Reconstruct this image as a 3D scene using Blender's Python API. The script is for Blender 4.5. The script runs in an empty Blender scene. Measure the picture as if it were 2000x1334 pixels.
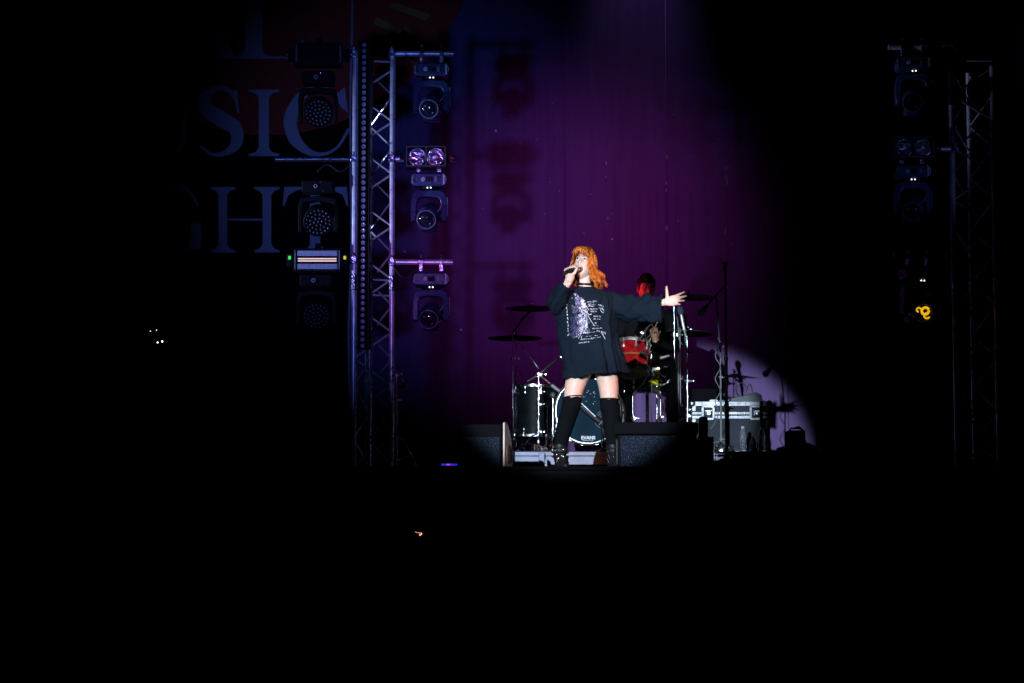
import bpy, bmesh, math, random
from mathutils import Vector, Matrix, noise
from mathutils.bvhtree import BVHTree

random.seed(7)
R = math.radians
S = bpy.context.scene
COL = S.collection
V = Vector

# ------------------------------------------------------------------ camera
SZ = 1.8                      # height of the stage floor
CAM = V((0.0, -18.0, 1.2))    # photographer in the pit, a little below the stage floor
FPX = 4536.0                  # focal length in pixels of the 2000 px wide photograph
TILT = math.atan((1068 - 667) / FPX)
cd = bpy.data.cameras.new('camera')
cam = bpy.data.objects.new('camera', cd)
COL.objects.link(cam)
cam.location = CAM
cam.rotation_euler = (R(90) + TILT, 0, 0)
cd.sensor_width = 36
cd.lens = 36 * FPX / 2000
cd.clip_start = 0.1
cd.clip_end = 800
S.camera = cam

# ------------------------------------------------------------------ world, moon, stage lamps
w = bpy.data.worlds.new('World')
S.world = w
w.use_nodes = True
nt = w.node_tree
sky = nt.nodes.new('ShaderNodeTexSky')
sky.sky_type = 'NISHITA'
sky.sun_disc = False
sky.sun_elevation = R(-4)
sky.sun_rotation = R(200)
nt.links.new(sky.outputs[0], nt.nodes['Background'].inputs[0])
nt.nodes['Background'].inputs[1].default_value = 0.004
S.view_settings.view_transform = 'Standard'
S.view_settings.look = 'None'
S.view_settings.gamma = 1
S.view_settings.exposure = 0
S.view_settings.use_curve_mapping = False
S.render.engine = 'CYCLES'
S.cycles.max_bounces = 6
S.cycles.use_denoising = True


def spot(name, loc, target, deg, energy, color, blend=0.15, radius=0.1):
    d = bpy.data.lights.new(name, 'SPOT')
    d.energy = energy
    d.color = color
    d.spot_size = R(deg)
    d.spot_blend = blend
    d.shadow_soft_size = radius
    o = bpy.data.objects.new(name, d)
    COL.objects.link(o)
    o.location = loc
    o.rotation_euler = (V(target) - V(loc)).to_track_quat('-Z', 'Y').to_euler()
    return o


# two follow spots from the front-of-house tower behind the camera
spot('follow_spot', (-4.3, -20.4, 4.86), (0.49, 0, 2.63), 5.5, 37000, (0.66, 0.83, 1.0), 0.30, 0.06)
spot('follow_spot', (0.8, -20.4, 6.0), (0.93, 2.4, 2.74), 3.1, 11000, (0.90, 0.95, 1.0), 0.4, 0.06)
# blue wash and magenta wash from the same lighting bar, front left and low
spot('blue_wash_lamp', (-3.10, -12.3, 2.05), (-1.5, 1.5, 4.25), 15.5, 2500, (0.12, 0.22, 1.0), 1.0, 0.2)
spot('magenta_wash_lamp', (-3.06, -12.28, 2.03), (0.62, 5.5, 4.2), 11.2, 1800, (0.85, 0.12, 0.8), 1.0, 0.22)
# added magenta fill for the backdrop, placed high to miss the truss
spot('magenta_fill_lamp', (2.0, -6.0, 8.4), (0.72, 5.5, 4.25), 20, 1250, (0.85, 0.11, 0.75), 1.0, 0.3)
# added pale blue lamp, brightens the left tower but not the backdrop
spot('tower_fill_lamp', (-7.6, -0.4, 2.5), (-1.16, 1.5, 4.25), 17, 3000, (0.42, 0.48, 1.0), 1.0, 0.08)
# violet beam raking down the backdrop from the roof
spot('roof_beam_lamp', (1.22, 5.0, 9.6), (1.32, 5.5, 5.2), 28, 300, (0.5, 0.36, 1.0), 1.0, 0.15)
# narrow blue lamp on the fixtures of the right side tower
spot('right_blue_lamp', (7.5, -9.0, 1.6), (3.42, 1.5, 4.35), 5.0, 420, (0.2, 0.3, 1.0), 1.0, 0.1)
# red lamp across the stage on the drummer
spot('red_side_lamp', (-6.4, 4.7, 3.1), (1.18, 2.95, 3.49), 3.2, 2800, (1.0, 0.03, 0.02), 0.6, 0.1)
# warm amber lamp above at the right, on the singer
spot('amber_side_lamp', (3.6, -7.0, 5.8), (0.68, 0, 2.78), 9.5, 1700, (1.0, 0.27, 0.09), 0.8, 0.1)


def at(px, py, y):
    """point of the place seen at a photograph pixel, at the depth y"""
    d = V(((px - 1000) / FPX, 0, 0)) + V((0, -math.sin(TILT), math.cos(TILT))) * ((667 - py) / FPX) + V((0, math.cos(TILT), math.sin(TILT)))
    return CAM + d * ((y - CAM.y) / d.y)


# ------------------------------------------------------------------ materials
MATS = {}


def mat(name, col, rough=0.5, metal=0.0, emit=None, es=0.0, bump=0.0, bscale=40.0, var=0.0, vscale=8.0, coat=0.0, spec=None, trans=0.0):
    m = bpy.data.materials.new(name)
    m.use_nodes = True
    n, l = m.node_tree.nodes, m.node_tree.links
    b = n['Principled BSDF']
    b.inputs['Base Color'].default_value = (*col, 1)
    b.inputs['Roughness'].default_value = rough
    b.inputs['Metallic'].default_value = metal
    b.inputs['Coat Weight'].default_value = coat
    b.inputs['Transmission Weight'].default_value = trans
    if spec is not None:
        b.inputs['Specular IOR Level'].default_value = spec
    if emit:
        b.inputs['Emission Color'].default_value = (*emit, 1)
        b.inputs['Emission Strength'].default_value = es
    tc = n.new('ShaderNodeTexCoord')
    if var > 0:
        t = n.new('ShaderNodeTexNoise')
        t.inputs['Scale'].default_value = vscale
        t.inputs['Detail'].default_value = 6
        l.new(tc.outputs['Object'], t.inputs['Vector'])
        r = n.new('ShaderNodeValToRGB')
        r.color_ramp.elements[0].position = 0.3
        r.color_ramp.elements[1].position = 0.7
        r.color_ramp.elements[0].color = (*[c * (1 - var) for c in col], 1)
        r.color_ramp.elements[1].color = (*[min(1, c * (1 + var)) for c in col], 1)
        l.new(t.outputs['Fac'], r.inputs['Fac'])
        l.new(r.outputs['Color'], b.inputs['Base Color'])
        mr = n.new('ShaderNodeMapRange')
        mr.inputs['To Min'].default_value = max(0.02, rough - 0.12)
        mr.inputs['To Max'].default_value = min(1, rough + 0.12)
        l.new(t.outputs['Fac'], mr.inputs['Value'])
        l.new(mr.outputs['Result'], b.inputs['Roughness'])
    if bump > 0:
        t2 = n.new('ShaderNodeTexNoise')
        t2.inputs['Scale'].default_value = bscale
        t2.inputs['Detail'].default_value = 4
        l.new(tc.outputs['Object'], t2.inputs['Vector'])
        bp = n.new('ShaderNodeBump')
        bp.inputs['Strength'].default_value = bump
        bp.inputs['Distance'].default_value = 0.01
        l.new(t2.outputs['Fac'], bp.inputs['Height'])
        l.new(bp.outputs['Normal'], b.inputs['Normal'])
    MATS[name] = m
    return m


mat('black_paint', (0.010, 0.010, 0.012), 0.5, var=0.3, vscale=14, spec=0.2)
mat('black_plastic', (0.035, 0.036, 0.045), 0.38, var=0.25, vscale=20)
mat('grey_plastic', (0.14, 0.145, 0.17), 0.42, var=0.2, vscale=18)
mat('alu', (0.62, 0.62, 0.66), 0.27, 0.85, var=0.22, vscale=9)
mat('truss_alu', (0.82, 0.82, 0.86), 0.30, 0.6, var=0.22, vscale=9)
mat('chrome', (0.8, 0.82, 0.86), 0.12, 1.0, bump=0.55, bscale=38)
mat('hoop_chrome', (0.78, 0.8, 0.85), 0.36, 0.8, bump=0.6, bscale=60)
mat('chrome_worn', (0.6, 0.62, 0.67), 0.24, 1.0, var=0.15, vscale=30, bump=0.4, bscale=45)
mat('rubber', (0.012, 0.012, 0.012), 0.8)
mat('black_cloth', (0.005, 0.005, 0.006), 0.95, bump=0.3, bscale=60, spec=0.03)
mat('stage_black', (0.005, 0.005, 0.006), 0.9, spec=0.05, bump=0.2, bscale=30, var=0.35, vscale=3)
mat('asphalt', (0.03, 0.03, 0.032), 0.9, bump=0.4, bscale=25, var=0.3, vscale=2)
mat('riser_alu', (0.13, 0.135, 0.19), 0.5, 0.35, var=0.3, vscale=6, bump=0.1)
mat('case_panel', (0.020, 0.023, 0.030), 0.6, var=0.3, vscale=5, bump=0.15, bscale=120, spec=0.12)
mat('lens_glass', (0.012, 0.012, 0.02), 0.04, coat=1.0)
mat('led_lens', (0.30, 0.32, 0.40), 0.12, coat=0.8)
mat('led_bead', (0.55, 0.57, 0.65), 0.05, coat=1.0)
mat('scuff', (0.26, 0.19, 0.36), 0.7)
mat('bead_shaded', (0.07, 0.075, 0.10), 0.06, coat=1.0)  # beads darkened in colour, as little light reaches these lamps
mat('black_shaded', (0.003, 0.003, 0.004), 0.65, spec=0.12)  # shaded black for the fixtures left of the tower, out of the light
mat('edge_black', (0.004, 0.004, 0.005), 0.9, spec=0.03)
mat('head_shell', (0.030, 0.056, 0.125), 0.28, var=0.2, vscale=20)
mat('white_print', (0.62, 0.62, 0.66), 0.6)
mat('letter_print', (0.36, 0.36, 0.39), 0.8, var=0.08, vscale=2)
mat('disc_print', (0.30, 0.028, 0.014), 0.85, var=0.12, vscale=2)
mat('ochre_print', (0.30, 0.20, 0.04), 0.85)
mat('reflector', (0.85, 0.85, 0.9), 0.16, 1.0, bump=0.6, bscale=35)
mat('bulb', (0.8, 0.82, 0.92), 0.1, coat=1.0, bump=0.8, bscale=45)
mat('red_plastic', (0.5, 0.02, 0.03), 0.4)
mat('glow_white', (0.9, 0.9, 0.9), 0.4, emit=(0.9, 0.95, 1.0), es=2.0)
mat('glow_green', (0.0, 0.3, 0.02), 0.4, emit=(0.05, 1.0, 0.12), es=0.8)
mat('glow_yellow', (0.3, 0.3, 0.02), 0.4, emit=(1.0, 0.85, 0.05), es=0.6)
mat('glow_orange', (0.4, 0.1, 0.0), 0.4, emit=(1.0, 0.25, 0.04), es=2.0)
mat('glow_amber', (0.4, 0.25, 0.0), 0.3, emit=(1.0, 0.52, 0.01), es=0.85)
mat('glow_tube', (0.9, 0.75, 0.65), 0.4, emit=(1.0, 0.62, 0.5), es=0.75)
mat('glow_blue', (0.05, 0.05, 0.6), 0.4, emit=(0.05, 0.03, 1.0), es=0.7)
mat('glow_violet', (0.5, 0.05, 0.6), 0.4, emit=(0.55, 0.06, 1.0), es=0.8)
mat('led_panel', (0.30, 0.32, 0.42), 0.35, bump=0.4, bscale=150, var=0.15, vscale=60)
mat('skin', (0.62, 0.40, 0.31), 0.5, var=0.07, vscale=25, bump=0.05, bscale=120)
mat('skin_dark', (0.52, 0.30, 0.22), 0.5, var=0.08, vscale=25)
mat('lips', (0.34, 0.07, 0.07), 0.4)
mat('mouth_dark', (0.03, 0.006, 0.006), 0.6)
mat('teeth', (0.75, 0.72, 0.66), 0.3)
mat('eye_dark', (0.03, 0.03, 0.035), 0.2)
mat('eye_white', (0.7, 0.7, 0.7), 0.15)
mat('shirt', (0.0026, 0.0075, 0.0145), 0.9, bump=0.25, bscale=260, var=0.25, vscale=6, spec=0.12)
mat('print_white', (0.62, 0.66, 0.78), 0.7)
mat('print_lilac', (0.19, 0.16, 0.31), 0.7)
mat('print_blue', (0.012, 0.018, 0.07), 0.7)
mat('sock', (0.003, 0.0035, 0.005), 0.9, bump=0.3, bscale=300, spec=0.08)
mat('boot', (0.010, 0.008, 0.009), 0.5, bump=0.2, bscale=40, spec=0.25)
mat('stud', (0.85, 0.72, 0.6), 0.15, 1.0)
mat('choker', (0.01, 0.01, 0.01), 0.4)
mat('hair_black', (0.008, 0.007, 0.007), 0.55)
mat('drum_red', (0.62, 0.016, 0.024), 0.18, coat=1.0, var=0.5, vscale=22)
mat('drum_dark', (0.002, 0.0035, 0.005), 0.5, var=0.4, vscale=12, spec=0.06)
mat('metal_shaded', (0.10, 0.11, 0.14), 0.28, 0.9, bump=0.5, bscale=40)  # metal with shade in its colour, for the dim pipes and stands
mat('kick_shell', (0.10, 0.035, 0.02), 0.2, coat=1.0, var=0.4, vscale=15)
mat('hoop_yellow', (0.34, 0.28, 0.07), 0.4)
mat('hoop_cream', (0.36, 0.32, 0.15), 0.4, var=0.1, vscale=10)
mat('head_dark', (0.004, 0.016, 0.027), 0.75, var=0.3, vscale=5, spec=0.06)
mat('head_ring', (0.06, 0.075, 0.095), 0.4)
mat('head_clear', (0.42, 0.38, 0.16), 0.35, var=0.2, vscale=8)
mat('head_white', (0.75, 0.73, 0.70), 0.5)
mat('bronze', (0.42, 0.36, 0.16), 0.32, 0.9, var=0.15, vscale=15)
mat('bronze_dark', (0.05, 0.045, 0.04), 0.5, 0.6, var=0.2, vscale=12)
mat('yellow', (0.80, 0.72, 0.01), 0.5)
mat('foam', (0.02, 0.05, 0.055), 0.95, bump=0.6, bscale=200)
mat('mic_silver', (0.42, 0.42, 0.38), 0.4, 0.6)
mat('mesh_grille', (0.5, 0.52, 0.55), 0.3, 0.9, bump=0.9, bscale=400)
mat('cable_grey', (0.10, 0.115, 0.11), 0.6)
mat('cable_black', (0.012, 0.012, 0.014), 0.5)
mat('stick_wood', (0.55, 0.42, 0.22), 0.5, var=0.15, vscale=30)
mat('speaker_box', (0.004, 0.004, 0.005), 0.85, bump=0.5, bscale=90, spec=0.06)
mat('pale_panel', (0.55, 0.38, 0.33), 0.5, var=0.15, vscale=12)
mat('wood_brown', (0.22, 0.09, 0.05), 0.4, var=0.3, vscale=12)
mat('paper', (0.6, 0.5, 0.5), 0.8)


def grille_material():
    m = mat('grille', (0.05, 0.055, 0.07), 0.35, 0.6)
    n, l = m.node_tree.nodes, m.node_tree.links
    b = n['Principled BSDF']
    tc = n.new('ShaderNodeTexCoord')
    vo = n.new('ShaderNodeTexVoronoi')
    vo.inputs['Scale'].default_value = 170
    l.new(tc.outputs['Object'], vo.inputs['Vector'])
    ra = n.new('ShaderNodeValToRGB')
    ra.color_ramp.elements[0].color = (0.004, 0.004, 0.005, 1)
    ra.color_ramp.elements[1].color = (0.06, 0.075, 0.12, 1)
    ra.color_ramp.elements[0].position = 0.25
    ra.color_ramp.elements[1].position = 0.6
    l.new(vo.outputs['Distance'], ra.inputs['Fac'])
    l.new(ra.outputs['Color'], b.inputs['Base Color'])
    bp = n.new('ShaderNodeBump')
    bp.inputs['Distance'].default_value = 0.01
    l.new(vo.outputs['Distance'], bp.inputs['Height'])
    l.new(bp.outputs['Normal'], b.inputs['Normal'])


grille_material()


def backdrop_material():
    """violet stage cloth: faint vertical rub marks, pale flecks"""
    m = mat('violet_cloth', (0.12, 0.065, 0.2), 0.8, spec=0.2)
    n, l = m.node_tree.nodes, m.node_tree.links
    b = n['Principled BSDF']
    tc = n.new('ShaderNodeTexCoord')
    mp = n.new('ShaderNodeMapping')
    mp.inputs['Scale'].default_value = (9, 1, 0.5)
    l.new(tc.outputs['Object'], mp.inputs['Vector'])
    t = n.new('ShaderNodeTexNoise')
    t.inputs['Scale'].default_value = 1.6
    t.inputs['Detail'].default_value = 8
    t.inputs['Roughness'].default_value = 0.65
    l.new(mp.outputs['Vector'], t.inputs['Vector'])
    t2 = n.new('ShaderNodeTexNoise')
    t2.inputs['Scale'].default_value = 0.8
    t2.inputs['Detail'].default_value = 5
    l.new(tc.outputs['Object'], t2.inputs['Vector'])
    ad = n.new('ShaderNodeMath')
    l.new(t.outputs['Fac'], ad.inputs[0])
    l.new(t2.outputs['Fac'], ad.inputs[1])
    ra = n.new('ShaderNodeValToRGB')
    ra.color_ramp.elements[0].position = 0.75
    ra.color_ramp.elements[1].position = 1.0
    ra.color_ramp.elements[0].color = (0.088, 0.049, 0.135, 1)
    ra.color_ramp.elements[1].color = (0.115, 0.066, 0.170, 1)
    hf = n.new('ShaderNodeMath')
    hf.operation = 'MULTIPLY'
    hf.inputs[1].default_value = 0.88
    l.new(ad.outputs[0], hf.inputs[0])
    l.new(hf.outputs[0], ra.inputs['Fac'])
    vo = n.new('ShaderNodeTexVoronoi')
    vo.inputs['Scale'].default_value = 3.2
    l.new(tc.outputs['Object'], vo.inputs['Vector'])
    lt = n.new('ShaderNodeMath')
    lt.operation = 'LESS_THAN'
    lt.inputs[1].default_value = 0.035
    l.new(vo.outputs['Distance'], lt.inputs[0])
    mx = n.new('ShaderNodeMix')
    mx.data_type = 'RGBA'
    l.new(lt.outputs[0], mx.inputs['Factor'])
    l.new(ra.outputs['Color'], mx.inputs['A'])
    mx.inputs['B'].default_value = (0.75, 0.7, 0.85, 1)
    l.new(mx.outputs['Result'], b.inputs['Base Color'])
    bp = n.new('ShaderNodeBump')
    bp.inputs['Strength'].default_value = 0.14
    bp.inputs['Distance'].default_value = 0.02
    l.new(t.outputs['Fac'], bp.inputs['Height'])
    l.new(bp.outputs['Normal'], b.inputs['Normal'])


backdrop_material()


def hair_material():
    m = mat('hair_orange', (0.6, 0.16, 0.03), 0.34)
    n, l = m.node_tree.nodes, m.node_tree.links
    b = n['Principled BSDF']
    tc = n.new('ShaderNodeTexCoord')
    t = n.new('ShaderNodeTexNoise')
    t.inputs['Scale'].default_value = 55
    t.inputs['Detail'].default_value = 3
    l.new(tc.outputs['Object'], t.inputs['Vector'])
    ra = n.new('ShaderNodeValToRGB')
    ra.color_ramp.elements[0].position = 0.35
    ra.color_ramp.elements[1].position = 0.68
    ra.color_ramp.elements[0].color = (0.30, 0.045, 0.007, 1)
    ra.color_ramp.elements[1].color = (0.92, 0.26, 0.03, 1)
    l.new(t.outputs['Fac'], ra.inputs['Fac'])
    l.new(ra.outputs['Color'], b.inputs['Base Color'])


hair_material()


# ------------------------------------------------------------------ mesh helpers
class MB:
    def __init__(self):
        self.v, self.f = [], []

    def add(self, vs, fs):
        o = len(self.v)
        self.v += [V(p) for p in vs]
        self.f += [tuple(i + o for i in f) for f in fs]
        return self

    def box(self, c, s, rot=None):
        c = V(c)
        vs = [V((x * s[0] / 2, y * s[1] / 2, z * s[2] / 2)) for x in (-1, 1) for y in (-1, 1) for z in (-1, 1)]
        if rot:
            vs = [rot @ p for p in vs]
        return self.add([c + p for p in vs], [(0, 1, 3, 2), (4, 6, 7, 5), (0, 4, 5, 1), (2, 3, 7, 6), (0, 2, 6, 4), (1, 5, 7, 3)])

    def ring_loft(self, rings, cap=True, closed=True):
        n = len(rings[0])
        vs = [p for r in rings for p in r]
        fs = []
        for i in range(len(rings) - 1):
            for j in range(n if closed else n - 1):
                k = (j + 1) % n
                fs.append((i * n + j, i * n + k, (i + 1) * n + k, (i + 1) * n + j))
        if cap:
            fs.append(tuple(reversed(range(n))))
            fs.append(tuple((len(rings) - 1) * n + j for j in range(n)))
        return self.add(vs, fs)

    def tube(self, pts, r, n=8, cap=True, flat=1.0, ref=None):
        pts = [V(p) for p in pts]
        rs = r if isinstance(r, (list, tuple)) else [r] * len(pts)
        rings = []
        prev = ref
        for i, p in enumerate(pts):
            a = pts[max(0, i - 1)]
            b = pts[min(len(pts) - 1, i + 1)]
            d = (b - a)
            d = d.normalized() if d.length > 1e-9 else V((0, 0, 1))
            if prev is None:
                prev = V((1, 0, 0)) if abs(d.x) < 0.9 else V((0, 1, 0))
            x = prev - d * prev.dot(d)
            if x.length < 1e-6:
                x = d.orthogonal()
            x.normalize()
            y = d.cross(x)
            prev = x
            rings.append([p + x * (rs[i] * math.cos(2 * math.pi * k / n)) + y * (rs[i] * flat * math.sin(2 * math.pi * k / n)) for k in range(n)])
        return self.ring_loft(rings, cap)

    def cyl(self, a, b, r, r2=None, n=14):
        return self.tube([a, b], [r, r if r2 is None else r2], n)

    def ball(self, c, r, rot=None, nu=16, nv=10):
        c = V(c)
        if not isinstance(r, (tuple, list)):
            r = (r, r, r)
        rings = []
        for i in range(nv + 1):
            a = -math.pi / 2 + math.pi * (0.02 + 0.96 * i / nv)
            ring = []
            for j in range(nu):
                b = 2 * math.pi * j / nu
                p = V((r[0] * math.cos(a) * math.cos(b), r[1] * math.cos(a) * math.sin(b), r[2] * math.sin(a)))
                ring.append(c + (rot @ p if rot else p))
            rings.append(ring)
        return self.ring_loft(rings)

    def lathe(self, prof, o, axis=(0, 0, 1), n=32, cap=True):
        q = V((0, 0, 1)).rotation_difference(V(axis).normalized()).to_matrix()
        o = V(o)
        rings = [[o + q @ V((max(r, 1e-4) * math.cos(2 * math.pi * k / n), max(r, 1e-4) * math.sin(2 * math.pi * k / n), z)) for k in range(n)] for r, z in prof]
        return self.ring_loft(rings, cap)

    def torus(self, c, axis, RR, r, n=36, m=8, a0=0, a1=2 * math.pi):
        q = V((0, 0, 1)).rotation_difference(V(axis).normalized()).to_matrix()
        c = V(c)
        full = abs(a1 - a0 - 2 * math.pi) < 1e-6
        rings = []
        for i in range(n + 1):
            a = a0 + (a1 - a0) * i / n
            d = V((math.cos(a), math.sin(a), 0))
            rings.append([c + q @ (d * (RR + r * math.cos(2 * math.pi * k / m)) + V((0, 0, r * math.sin(2 * math.pi * k / m)))) for k in range(m)])
        return self.ring_loft(rings, not full)

    def prism(self, poly, o, ux, uy, depth):
        """outline (x, y) in the plane ux, uy, thickened by the vector depth"""
        o, ux, uy, depth = V(o), V(ux), V(uy), V(depth)
        a = [o + ux * x + uy * y for x, y in poly]
        return self.ring_loft([a, [p + depth for p in a]])

    def build(self, name, m, parent=None, smooth=False, bevel=0.0, solid=0.0, remesh=0.0, smooth_it=0, sub=0):
        off = V((0, 0, 0))
        p = parent
        while p is not None:
            off += p.location
            p = p.parent
        me = bpy.data.meshes.new(name)
        me.from_pydata([tuple(q - off) for q in self.v], [], self.f)
        bm = bmesh.new()
        bm.from_mesh(me)
        bmesh.ops.recalc_face_normals(bm, faces=bm.faces)
        bm.to_mesh(me)
        bm.free()
        if smooth:
            for pl in me.polygons:
                pl.use_smooth = True
            if smooth == 'auto':
                me.set_sharp_from_angle(angle=R(35))
        me.materials.append(MATS[m])
        o = bpy.data.objects.new(name, me)
        COL.objects.link(o)
        if parent:
            o.parent = parent
        if remesh:
            md = o.modifiers.new('join', 'REMESH')
            md.mode = 'VOXEL'
            md.voxel_size = remesh
            md.use_smooth_shade = True
            if smooth_it:
                sm = o.modifiers.new('smooth', 'SMOOTH')
                sm.iterations = smooth_it
                sm.factor = 0.5
        if solid:
            md = o.modifiers.new('thick', 'SOLIDIFY')
            md.thickness = solid
        if bevel:
            md = o.modifiers.new('edge', 'BEVEL')
            md.width = bevel
            md.segments = 2
            md.limit_method = 'ANGLE'
            md.angle_limit = R(40)
        if sub:
            md = o.modifiers.new('sub', 'SUBSURF')
            md.levels = md.render_levels = sub
        return o


def tag(o, label, cat, group=None):
    o['label'] = label
    o['category'] = cat
    if group:
        o['group'] = group
    return o


def thing(name, label, cat, loc=(0, 0, 0), group=None):
    o = bpy.data.objects.new(name, None)
    o.empty_display_size = 0.1
    COL.objects.link(o)
    o.location = loc
    return tag(o, label, cat, group)


def struct(o):
    o['kind'] = 'structure'
    return o


def copy_tree(o, parent=None):
    c = o.copy()
    COL.objects.link(c)
    if parent:
        c.parent = parent
    for ch in list(o.children):
        copy_tree(ch, c)
    return c


def inst(src, name, parent, loc, rot=None):
    """another piece sharing the mesh of src"""
    o = bpy.data.objects.new(name, src.data)
    COL.objects.link(o)
    o.parent = parent
    o.location = loc
    if rot is not None:
        o.rotation_mode = 'QUATERNION'
        o.rotation_quaternion = rot
    return o


def catmull(pts, k=6):
    pts = [V(p) for p in pts]
    out = []
    for i in range(len(pts) - 1):
        p0, p1, p2, p3 = pts[max(0, i - 1)], pts[i], pts[i + 1], pts[min(len(pts) - 1, i + 2)]
        for j in range(k):
            t = j / k
            out.append(0.5 * ((2 * p1) + (p2 - p0) * t + (2 * p0 - 5 * p1 + 4 * p2 - p3) * t * t + (3 * p1 - p0 - 3 * p2 + p3) * t ** 3))
    out.append(pts[-1])
    return out


def lerp_list(vals, k):
    out = []
    for i in range(len(vals) - 1):
        for j in range(k):
            t = j / k
            out.append(vals[i] * (1 - t) + vals[i + 1] * t)
    out.append(vals[-1])
    return out


# ------------------------------------------------------------------ ground, stage
struct(MB().box((0, 0, -0.05), (400, 400, 0.1)).build('ground', 'asphalt'))
STAGE_Y0 = -0.5
struct(MB().box((0, 4.75, SZ - 0.06), (19, 10.5, 0.12)).build('stage_floor', 'stage_black', bevel=0.004))
struct(MB().box((0, 4.75, SZ - 0.95), (18.9, 10.2, 1.65)).build('stage_skirt', 'black_cloth'))
e = MB().box((0, STAGE_Y0 - 0.012, SZ - 0.012), (19, 0.02, 0.03)).build('stage_edge', 'riser_alu', bevel=0.004)
e.data.materials[0] = MATS['edge_black']
struct(e)

# ------------------------------------------------------------------ backdrop with its print
BY = 5.5
bd = thing('backdrop', 'tall violet stage cloth with a black printed side behind the band', 'stage backdrop', (0, BY, SZ))


def cloth(x0, x1, z0, z1, y, name, m, amp, nx, nz, seed):
    b = MB()
    rows = []
    for i in range(nz + 1):
        z = z0 + (z1 - z0) * i / nz
        rows.append([V((x0 + (x1 - x0) * j / nx, y + amp * noise.noise(V(((x0 + (x1 - x0) * j / nx) * 1.7, z * 0.5, seed))), z)) for j in range(nx + 1)])
    b.ring_loft(rows, cap=False, closed=False)
    return b.build(name, m, bd, smooth=True)


xe = at(684, 300, BY).x
seams = [xe + 0.004, at(1103, 400, BY).x, at(1302, 400, BY).x, at(1535, 400, BY).x, at(1770, 400, BY).x, 9.0]
for i in range(len(seams) - 1):
    cloth(seams[i] + 0.003, seams[i + 1] - 0.003, SZ, 8.8, BY, 'cloth_panel', 'violet_cloth', 0.012, 30, 40, 3.3 * i)
    MB().tube([(seams[i + 1], BY - 0.004, z) for z in (SZ, 5, 8.8)], 0.006, 6).build('seam', 'violet_cloth', bd, smooth=True)
cloth(-9, xe, SZ, 8.8, BY - 0.02, 'printed_panel', 'black_cloth', 0.0, 20, 30, 9)
MB().tube(catmull([(xe + 0.01 + 0.012 * math.sin(z * 5), BY - 0.035, z) for z in (SZ, 2.6, 3.4, 4.2, 5.0, 5.8, 6.8, 8.8)], 6), 0.013, 6).build('hem', 'alu', bd, smooth=True).data.materials[0] = MATS['letter_print']  # hem coloured pale for the light the banner edge catches

LPX = 1.0 / (FPX / (BY - CAM.y))    # metres per photograph pixel on the backdrop


def L3(px, py, lift=0.034):
    p = at(px, py, BY)
    return V((p.x, BY - lift, p.z))


def flat_poly(b, pts, lift=0.034):
    a = [L3(x, y, lift) for x, y in pts]
    b.ring_loft([a, [p + V((0, 0.004, 0)) for p in a]])


def ribbon(b, pts, ws, k=8, lift=0.034):
    """flat stroke of changing width, in photograph pixels"""
    c = catmull([(x, y, 0) for x, y in pts], k)
    ws = lerp_list(ws, k)
    l, r = [], []
    for i, p in enumerate(c):
        d = (c[min(len(c) - 1, i + 1)] - c[max(0, i - 1)]).normalized()
        nrm = V((-d.y, d.x, 0)) * ws[i] / 2
        l.append(p + nrm)
        r.append(p - nrm)
    rings = []
    for p, q in zip(l, r):
        a, c2 = L3(p.x, p.y, lift), L3(q.x, q.y, lift)
        rings.append([a, c2, c2 + V((0, 0.004, 0)), a + V((0, 0.004, 0))])
    b.ring_loft(rings)


def serif_stem(b, x, w, y0, y1, sw=22, st=4):
    """stem with bracketed serifs"""
    h, q = w / 2, 12
    flat_poly(b, [(x - h - sw, y0), (x + h + sw, y0), (x + h + sw, y0 + st), (x + h + 6, y0 + st + 4), (x + h, y0 + st + q),
                  (x + h, y1 - st - q), (x + h + 6, y1 - st - 4), (x + h + sw, y1 - st), (x + h + sw, y1), (x - h - sw, y1),
                  (x - h - sw, y1 - st), (x - h - 6, y1 - st - 4), (x - h, y1 - st - q), (x - h, y0 + st + q), (x - h - 6, y0 + st + 4), (x - h - sw, y0 + st)])


def letter(ch, f):
    b = MB()
    f(b)
    o = b.build('letter', 'letter_print', bd)
    o['label'] = 'printed white capital letter ' + ch
    return o


ROW = [(-20, 115), (172, 306), (364, 494)]
# row 1: URAL
letter('U', lambda b: (ribbon(b, [(60, -20), (60, 50), (82, 105), (120, 112), (155, 100), (168, 50), (168, -20)], [26, 26, 22, 16, 14, 12, 12]),))
letter('R', lambda b: (flat_poly(b, [(196, -20), (226, -20), (226, 115), (196, 115)]),
                       ribbon(b, [(226, -12), (270, -12), (298, 22), (270, 56), (226, 58)], [18, 22, 30, 22, 16], lift=0.0385),
                       ribbon(b, [(250, 58), (285, 112)], [26, 30], lift=0.043)))
letter('A', lambda b: (flat_poly(b, [(372, -20), (405, -20), (362, 110), (328, 106)]), flat_poly(b, [(380, -24), (408, -20), (460, 117), (424, 117)], 0.0385),
                       flat_poly(b, [(352, 70), (436, 72), (440, 98), (344, 98)], 0.043)))
letter('L', lambda b: (serif_stem(b, 496, 34, -20, 116, 20), flat_poly(b, [(510, 112), (580, 112), (590, 80), (594, 80), (592, 116), (510, 116)], 0.0385)))
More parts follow.
